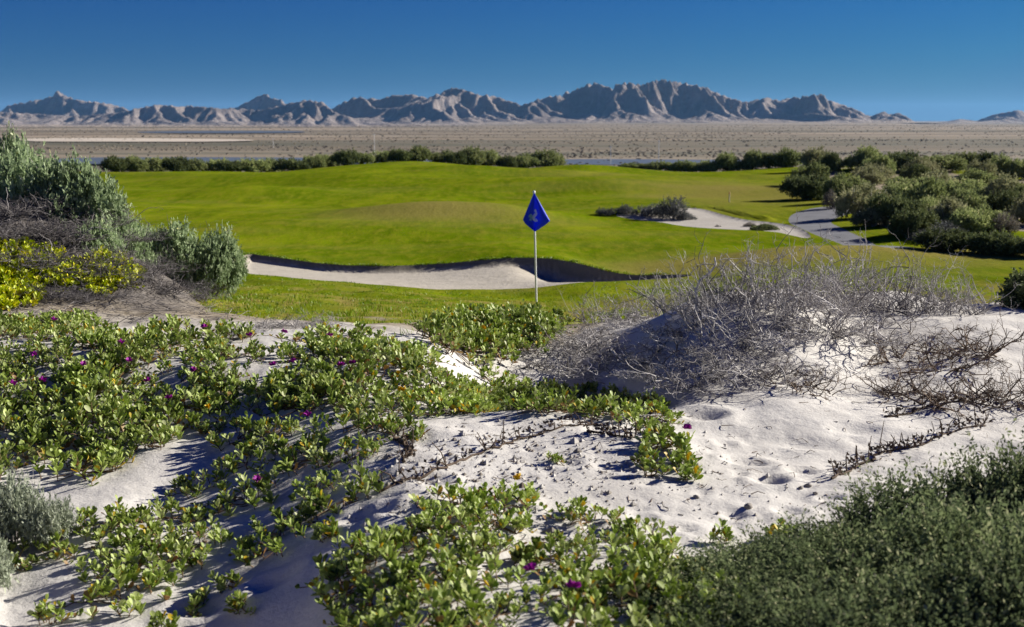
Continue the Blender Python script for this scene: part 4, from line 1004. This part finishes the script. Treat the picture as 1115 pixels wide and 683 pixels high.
# --- fine-leaved foreground shrubs at the lower right
FS_P = [bush_proto('fine_shrub', M['fine_shrub'], M['brown_twig'], 500 + i, 13, 1150, 14, .075, .032, .40, .75) for i in range(4)]
for px_, yd, yt, w_, lab in [
    (1090,4.5,474,210,'dark fine leaved shrub with the highest tips at the right edge'),
    (990,4.45,512,190,'dark fine leaved shrub just left of the highest one at the right edge'),
    (905,4.2,548,180,'dark fine leaved shrub at the left shoulder of the lower right growth'),
    (820,3.95,582,190,'low dark shrub beside the lone green sprigs at the sand edge'),
    (740,3.7,622,180,'lowest dark shrub at the left end of the lower right growth'),
    (1060,3.95,520,230,'dark shrub filling the lower right corner behind the nearest one'),
    (950,3.8,560,220,'dark shrub in the middle of the lower right growth'),
    (850,3.55,612,220,'blurred low dark shrub at the bottom edge left of the corner'),
    (1020,3.4,590,250,'blurred dark shrub nearest the camera in the lower right corner'),
    (1130,3.5,545,230,'blurred dark shrub cut by the right edge in the lower corner'),
    (920,3.25,640,220,'blurred dark shrub at the very bottom of the lower right growth'),
    (755,3.35,665,190,'dark shrub at the bottom edge right of the leafy bunch'),
    (1180,4.4,470,220,'dark fine leaved shrub mostly beyond the right edge')]:
    yt += 20; x = xof(px_, yd); z = zat(x, yd); sc = yd * CP / F
    place_bush('fine_shrub', rnd.choice(FS_P), (x, yd, z - .05), w_ / 2 * sc * 1.15, w_ / 2 * sc, z_at(yt, yd) - z + .05, rnd.uniform(0, 6.28), lab, 'shrub', 'fine leaved shrubs in the lower right')
SV_P = [bush_proto('silver_shrub', M['silver'], M['twig'], 520 + i, 11, 520, 12, .12, .045, .28, .5) for i in range(2)]
for x0, x1, yt, yb, lab in [(-30,55,508,590,'silvery grey shrub at the left edge above the shaded sand'),(25,92,520,592,'silvery grey shrub with feathery tips beside the left edge one'),(-60,20,545,640,'silvery grey shrub cut by the left edge of the view')]:
    g = ground([(x0 + x1) / 2], [yb])[0]; sc = g[1] * CP / F
    place_bush('silver_shrub', SV_P[0 if x0 < 0 else 1], (g[0], g[1], zat(g[0], g[1]) - .01), (x1 - x0) / 2 * sc * 1.1, (x1 - x0) / 2 * sc, (yb - yt) * sc, rnd.uniform(0, 6), lab, 'shrub', 'silver shrubs at the left edge')

# --- rough grass blades near the dune and on the bunker rims, and litter on the sand: uncountable stuff
def blades(n, regionfn, hmin, hmax, seed, w=.004):
    rng = np.random.default_rng(seed); x, y = regionfn(rng, n)
    k = (rng.random(len(x)) < grass_mask(x, y) ** 1.5 * (.25 + .75 * sstep(-.15, .3, fbm(x / .6, y / .9, 3, 78)))) & ((y < 20) | (poly_sd(BUNK, x, y) < -.08) | (seed == 2)); x, y = x[k], y[k]; n = len(x)
    z = zfull(x, y); dr = dry_mask(x, y)
    h = rng.uniform(hmin, hmax, n) * (1 - .5 * sstep(13, 22, y) * (seed == 1)) * np.clip(1 + 1.5 * fbm(x / .45, y / .6, 2, 61), .3, 2.4); a = rng.uniform(0, 6.283, n); ln = rng.uniform(.1, .8, n)
    b = rng.uniform(0, 6.283, n); ww = w * (y / 12.0)
    p = np.stack([x, y, z - .005], 1); s = np.stack([np.cos(b), np.sin(b), 0 * b], 1) * ww[:, None]
    lean = np.stack([np.cos(a) * ln, np.sin(a) * ln, 0 * a], 1) * h[:, None]
    up = np.stack([0 * h, 0 * h, h], 1)
    V = np.stack([p - s, p + s, p + up * .6 + lean * .4 + s * .7, p + up + lean, p + up * .6 + lean * .4 - s * .7], 1)
    tint = np.clip(rng.normal(.45, .16, n) + dr * .45 * (rng.random(n) < .8), 0, 1)
    mb = MB(); mb.add(V.reshape(-1, 3), np.arange(n * 5).reshape(-1, 5), 5, np.repeat(tint, 5)); return mb
def reg_near(rng, n):
    y = np.exp(rng.uniform(math.log(8.9), math.log(26), n)); u = rng.uniform(130, 700, n); return xof(u, y), y
tag(mobj('rough_grass', blades(90000, reg_near, .015, .05, 1).mesh('rough_grass', M['grassblade'])), 'short rough green and straw grass between the dune and the bunker', 'grass', kind='stuff')
def reg_rim(rng, n):
    i = rng.integers(0, len(BUNK), n); t = rng.random(n)[:, None]; p = BUNK[i] * (1 - t) + np.roll(BUNK, -1, 0)[i] * t
    c = BUNK.mean(0); q = rng.normal(size=(n, 2)) * .09; p = p + q
    k = (poly_sd(BUNK, p[:, 0], p[:, 1]) < .01) & (p[:, 1] > np.interp(p[:, 0], _bn[:, 0], _bn[:, 1]) + .8); return p[k, 0], p[k, 1]
tag(mobj('bunker_rim_grass', blades(30000, reg_rim, .02, .05, 2).mesh('rim_grass', M['grassblade'])), 'fringe of grass along the rim of the bunker', 'grass', kind='stuff')
def litter(n, reg, mat, seed, L, name, label):
    rng = np.random.default_rng(seed); px, py = reg(rng, n); g = ground(px, py); mb = MB()
    for p in g:
        a = rng.uniform(0, 6.283); l = L * rng.uniform(.4, 1.6); d = np.array([math.cos(a), math.sin(a), rng.normal() * .12])
        mid = p + d * l * .5 + rng.normal(size=3) * l * .12; r = rng.uniform(.0012, .003)
        mb.tube(np.stack([p + [0, 0, .003], mid + [0, 0, .004], p + d * l + [0, 0, .003]]), r, r * .5, 3, rng.random())
    return tag(mobj(name, mb.mesh(name, mat)), label, 'twig litter', kind='stuff')
litter(420, lambda r, n: (r.uniform(390, 1110, n), np.clip(r.normal(480, 55, n), 400, 640)), M['brown_twig'], 5, .05, 'twig_litter', 'scattered small brown twigs and bits on the pale sand')
litter(2600, lambda r, n: (r.uniform(-20, 260, n), r.uniform(240, 352, n)), M['dark_twig'], 6, .16, 'mound_litter', 'dead grey twigs and straw matting the left mound')
def crumbs(n, seed):
    rng = np.random.default_rng(seed); px = np.clip(rng.normal(560, 110, n), 380, 900); py = np.clip(rng.normal(512, 34, n), 445, 620); g = ground(px, py); mb = MB()
    base = np.array([[1, 0, 0], [0, 1, 0], [-1, 0, 0], [0, -1, 0], [0, 0, .9], [0, 0, -.5]]); T = np.array([(0, 1, 4), (1, 2, 4), (2, 3, 4), (3, 0, 4), (1, 0, 5), (2, 1, 5), (3, 2, 5), (0, 3, 5)])
    sz = rng.lognormal(math.log(.0065), .5, n)
    V = base[None] * sz[:, None, None] * rng.uniform(.6, 1.3, (n, 6, 3)) + g[:, None] + np.array([0, 0, .002])
    mb.add(V.reshape(-1, 3), (T[None] + (np.arange(n) * 6)[:, None, None]).reshape(-1, 3), 3, np.repeat(rng.random(n), 6)); return mb
M['crumb'] = mat_leaf('sand_crumb', [(0, (.16, .13, .10)), (.25, (.40, .37, .33)), (1, (.60, .57, .52))], .95, 0, 0, .05)
tag(mobj('sand_crumbs', crumbs(1100, 9).mesh('sand_crumbs', M['crumb'], False)), 'loose sand crumbs and dry bits scattered over the sand hump', 'sand crumbs', kind='stuff')
# small stones on the sand hump, each its own thing
def stone_mesh(seed):
    rng = np.random.default_rng(seed); V = []; Fq = []; nu_, nv = 8, 5
    for j in range(nv + 1):
        ph = math.pi * j / nv
        for i in range(nu_):
            t = 2 * math.pi * i / nu_; r = 1 + .3 * perlin(np.array(math.cos(t) * 1.3 + seed), np.array(math.sin(t) * 1.3 + ph), seed)
            V.append((r * math.sin(ph) * math.cos(t), .75 * r * math.sin(ph) * math.sin(t), .55 * r * math.cos(ph)))
    for j in range(nv):
        for i in range(nu_): Fq.append((j * nu_ + i, j * nu_ + (i + 1) % nu_, (j + 1) * nu_ + (i + 1) % nu_, (j + 1) * nu_ + i))
    mb = MB(); mb.add(V, np.array(Fq)[:, ::-1], 4, .5); return mb.mesh('stone', M['stone'])
STN = [stone_mesh(i) for i in range(3)]
for i, (px, py, s, lab) in enumerate([(815,553,.026,'brown stone alone on the bright sand above the foreground shrub'),(758,542,.016,'small flat brown stone left of the larger one on bright sand'),(880,530,.018,'dark pebble below the left end of the dark runner'),(888,538,.014,'small dark pebble right of the sand dent'),(872,532,.015,'dark pebble left of its two neighbours by the dent'),(525,505,.012,'dark crumb on the hump below the long runner')]):
    o = put('sand_stone', STN[i % 3], px, py, s, lab, 'stone', None, dz=s * .25)

# --- golf flag
g = ground([584], [328.5])[0]
fx, fy, fz = g
root = empty('golf_flag', (fx, fy, fz)); tag(root, 'white flagstick with a limp blue flag standing on the turf before the bunker', 'golf flag')
S = fy * CP / F
Hp = 122.5 * S / 1.0; tiltx = -3.0 * S
mb = MB(); q = np.linspace(0, 1, 10)[:, None]
pole_at = lambda t: np.array([tiltx * t, 0, Hp * t])
mb.tube(np.array([pole_at(t) for t in np.linspace(-.02, .985, 12)]), .018, .014, 10, .5)
mobj('pole', mb.mesh('flag_pole', M['white_paint']), root)
mb = MB(); pr = [(0.0, .012), (.012, .022), (.03, .026), (.048, .018), (.06, .004)]
th_ = np.linspace(0, 2 * math.pi, 13)[:-1]; top = pole_at(.975)
V = np.array([[top[0] + r * math.cos(a), r * math.sin(a), top[2] + h] for h, r in pr for a in th_]); Fq = [(j * 12 + i, j * 12 + (i + 1) % 12, (j + 1) * 12 + (i + 1) % 12, (j + 1) * 12 + i) for j in range(4) for i in range(12)]
mb.add(V, Fq, 4); mobj('finial', mb.mesh('flag_finial', M['white_paint']), root)
# cloth: hangs from its top corner at the pole, folded along the vertical; outline read as a limp kite
def flag_pt(s, t):
    """s across -1..1 (left edge to right edge), t down 0..1"""
    topz, botz = Hp * .985, Hp * .985 - 42 * S
    lw = np.interp(t, [0, .70, .80, 1], [.0, 12.8, 10.4, .4]) * S; rw = np.interp(t, [0, .73, .82, 1], [.4, 16.8, 12.6, .6]) * S
    x = (-lw if s < 0 else rw) * abs(s); cxp = tiltx * (1 - 42 * t / 122.5)
    y = -.032 - .07 * math.sin(abs(s) * 2.2) * (t ** .8) * (1 if s > 0 else .6) + .024 * math.sin(s * 5.2 + t * 4) * t
    return (cxp + x, y, topz + (botz - topz) * t + .02 * abs(s) * t * (1 - t))
ns, nt_ = 24, 30
V = [flag_pt(-1 + 2 * i / ns, j / nt_) for j in range(nt_ + 1) for i in range(ns + 1)]
Fq = [(j * (ns + 1) + i, j * (ns + 1) + i + 1, (j + 1) * (ns + 1) + i + 1, (j + 1) * (ns + 1) + i) for j in range(nt_) for i in range(ns)]
mb = MB(); mb.add(V, Fq, 4, .5); cl = mobj('cloth', mb.mesh('flag_cloth', M['blue_cloth']), root)
sm = cl.modifiers.new('thickness', 'SOLIDIFY'); sm.thickness = .003
def mark(pts, w0, w1, mat, nm):
    """a printed stroke lying on the cloth, pts in (s, t)"""
    mb = MB(); q = np.linspace(0, 1, 14); P = np.array(pts, float); tt = np.linspace(0, 1, len(P))
    s = np.interp(q, tt, P[:, 0]); t = np.interp(q, tt, P[:, 1]); w = np.interp(q, [0, .5, 1], [w0, (w0 + w1) * .7, w1])
    ds, dt = np.gradient(s), np.gradient(t); n = np.hypot(ds, dt * 2) + 1e-9
    V = []
    for i in range(len(q)):
        for k in (-1, 1):
            p = flag_pt(float(np.clip(s[i] - k * dt[i] * 2 / n[i] * w[i] * 1.6, -1, 1)), float(np.clip(t[i] + k * ds[i] / n[i] * w[i] * .5, 0, 1)))
            V.append((p[0], p[1] - .005, p[2]))
    Fq = [(2 * i, 2 * i + 1, 2 * i + 3, 2 * i + 2) for i in range(len(q) - 1)]
    mb.add(V, Fq, 4, .5); mobj(nm, mb.mesh(nm, mat), cl)
mark([(.02,.44),(.16,.50),(.12,.56),(-.05,.60),(-.10,.66),(.05,.72),(.18,.70)], .05, .07, M['mark'], 'emblem')
mark([(-.55,.62),(-.38,.57),(-.28,.64),(-.40,.72)], .05, .06, M['marklight'], 'emblem')
mark([(.10,.46),(.20,.45)], .06, .05, M['mark'], 'emblem')

# --- distant poles and the little stake on the far green
def plain_pole(px, yt, yb, label, dist):
    x = (px - CX) / F * dist; zb = PLAIN + .3; zt = H + dist * (131 - yt) / F
    root = empty('marker_pole', (x, dist, zb)); tag(root, label, 'pole')
    mb = MB(); mb.tube([(0, 0, -.5), (0, 0, (zt - zb) * .5), (0, 0, zt - zb)], .085, .06, 8, .5); mobj('mast', mb.mesh('mast', M['white_paint']), root)
    mb = MB(); mb.tube([(-.5, 0, zt - zb - .4), (.5, 0, zt - zb - .4)], .06, .06, 6, .5); mobj('crossarm', mb.mesh('crossarm', M['white_paint']), root)
plain_pole(409, 145, 165, 'thin pale pole beyond the left hedge row on the plain', 420)
plain_pole(664, 158, 180, 'thin pale pole on the plain beside the strip of water', 330)
plain_pole(716, 152, 174, 'thin tall pale pole on the plain above the short hedge', 360)
plain_pole(300, 150, 166, 'thin pale pole on the plain left of the other far poles', 520)
g = ground([794], [220])[0]; root = empty('yardage_stake', tuple(g)); tag(root, 'small yellowish brown stake standing on the dry far fairway', 'stake')
mb = MB(); hs = 11 * g[1] * CP / F; mb.tube([(0, 0, -.05), (0, 0, hs * .8)], .022, .02, 6, .5); mobj('shaft', mb.mesh('shaft', M['post']), root)
mb = MB(); mb.tube([(0, 0, hs * .8), (0, 0, hs * .97), (0, 0, hs)], [.03, .03, .01], None, 6, .5); mobj('cap', mb.mesh('cap', M['stake']), root)

# ------------------------------------------------------------------ air
bx = 14000.0
V = [(-bx, -6000, PLAIN - 3), (bx, -6000, PLAIN - 3), (bx, 26000, PLAIN - 3), (-bx, 26000, PLAIN - 3)]
V += [(a, b, 330.0) for a, b, _ in V]
me = np_mesh('haze', V, [(0, 3, 2, 1), (4, 5, 6, 7), (0, 1, 5, 4), (1, 2, 6, 5), (2, 3, 7, 6), (3, 0, 4, 7)], 4, None, False)
hm = bpy.data.materials.new('haze'); hm.use_nodes = True; nt = hm.node_tree; nt.nodes.clear()
out = nt.nodes.new('ShaderNodeOutputMaterial'); pvn = nt.nodes.new('ShaderNodeVolumePrincipled')
pvn.inputs['Color'].default_value = (.25, .54, .95, 1); pvn.inputs['Density'].default_value = 3.2e-5; pvn.inputs['Anisotropy'].default_value = .1
nt.links.new(pvn.outputs[0], out.inputs['Volume']); me.materials.append(hm)
tag(mobj('haze', me), 'thin blue haze of air over the plain and mountains', 'haze', kind='stuff')

# ------------------------------------------------------------------ light, sky, camera
# direction TO the sun: right (+X) turned SUN_FWD degrees towards +Y
el, az = R(SUN_EL), R(SUN_FWD)
sd = Vector((math.cos(el) * math.cos(az), math.cos(el) * math.sin(az), math.sin(el)))
sun = bpy.data.lights.new('sun', 'SUN'); sun.energy = 5.0; sun.angle = R(.5); sun.color = (1, .95, .87)
so = bpy.data.objects.new('sun', sun); so.rotation_euler = (-sd).to_track_quat('-Z', 'Y').to_euler(); link(so)
w = bpy.data.worlds.new('World'); C.world = w; w.use_nodes = True; nt = w.node_tree
bg = nt.nodes['Background']; sky = nt.nodes.new('ShaderNodeTexSky'); sky.sky_type = 'NISHITA'; sky.sun_disc = False
sky.sun_elevation = el; sky.sun_rotation = math.atan2(sd.x, sd.y)
sky.altitude = 0; sky.air_density = 1.0; sky.dust_density = .2; sky.ozone_density = 4.0
def vmath(op, a, b):
    n = nt.nodes.new('ShaderNodeVectorMath'); n.operation = op
    nt.links.new(a, n.inputs[0]); n.inputs[1].default_value = b; return n.outputs[0]
# a polarised, deep desert sky
sep = nt.nodes.new('ShaderNodeSeparateColor'); cmb = nt.nodes.new('ShaderNodeCombineColor')
nt.links.new(vmath('MINIMUM', sky.outputs[0], (7.5, 7.5, 7.5)), sep.inputs[0])
for k_, (pw, ml) in enumerate([(2.4, .0034), (1.6, .066), (1.0, .47)]):
    nt.links.new(math_(nt, 'MULTIPLY', math_(nt, 'POWER', sep.outputs[k_], pw), ml), cmb.inputs[k_])
nt.links.new(cmb.outputs[0], bg.inputs[0]); bg.inputs[1].default_value = .055
cam = bpy.data.cameras.new('camera'); cam.sensor_width = 36; cam.lens = F / 1115 * 36; cam.clip_end = 60000; cam.clip_start = .05
cam.dof.use_dof = True; cam.dof.focus_distance = 8.5; cam.dof.aperture_fstop = 3.9
co = bpy.data.objects.new('camera', cam); co.location = (0, 0, H); co.rotation_euler = (math.pi / 2 - PITCH, 0, 0); link(co); C.camera = co
vs = C.view_settings; vs.view_transform = 'Standard'; vs.look = 'None'; vs.gamma = 1; vs.exposure = 1.0; vs.use_curve_mapping = False
C.cycles.max_bounces = 6; C.cycles.transparent_max_bounces = 6; C.cycles.volume_bounces = 0; C.cycles.use_denoising = True
C.cycles.sample_clamp_indirect = 6
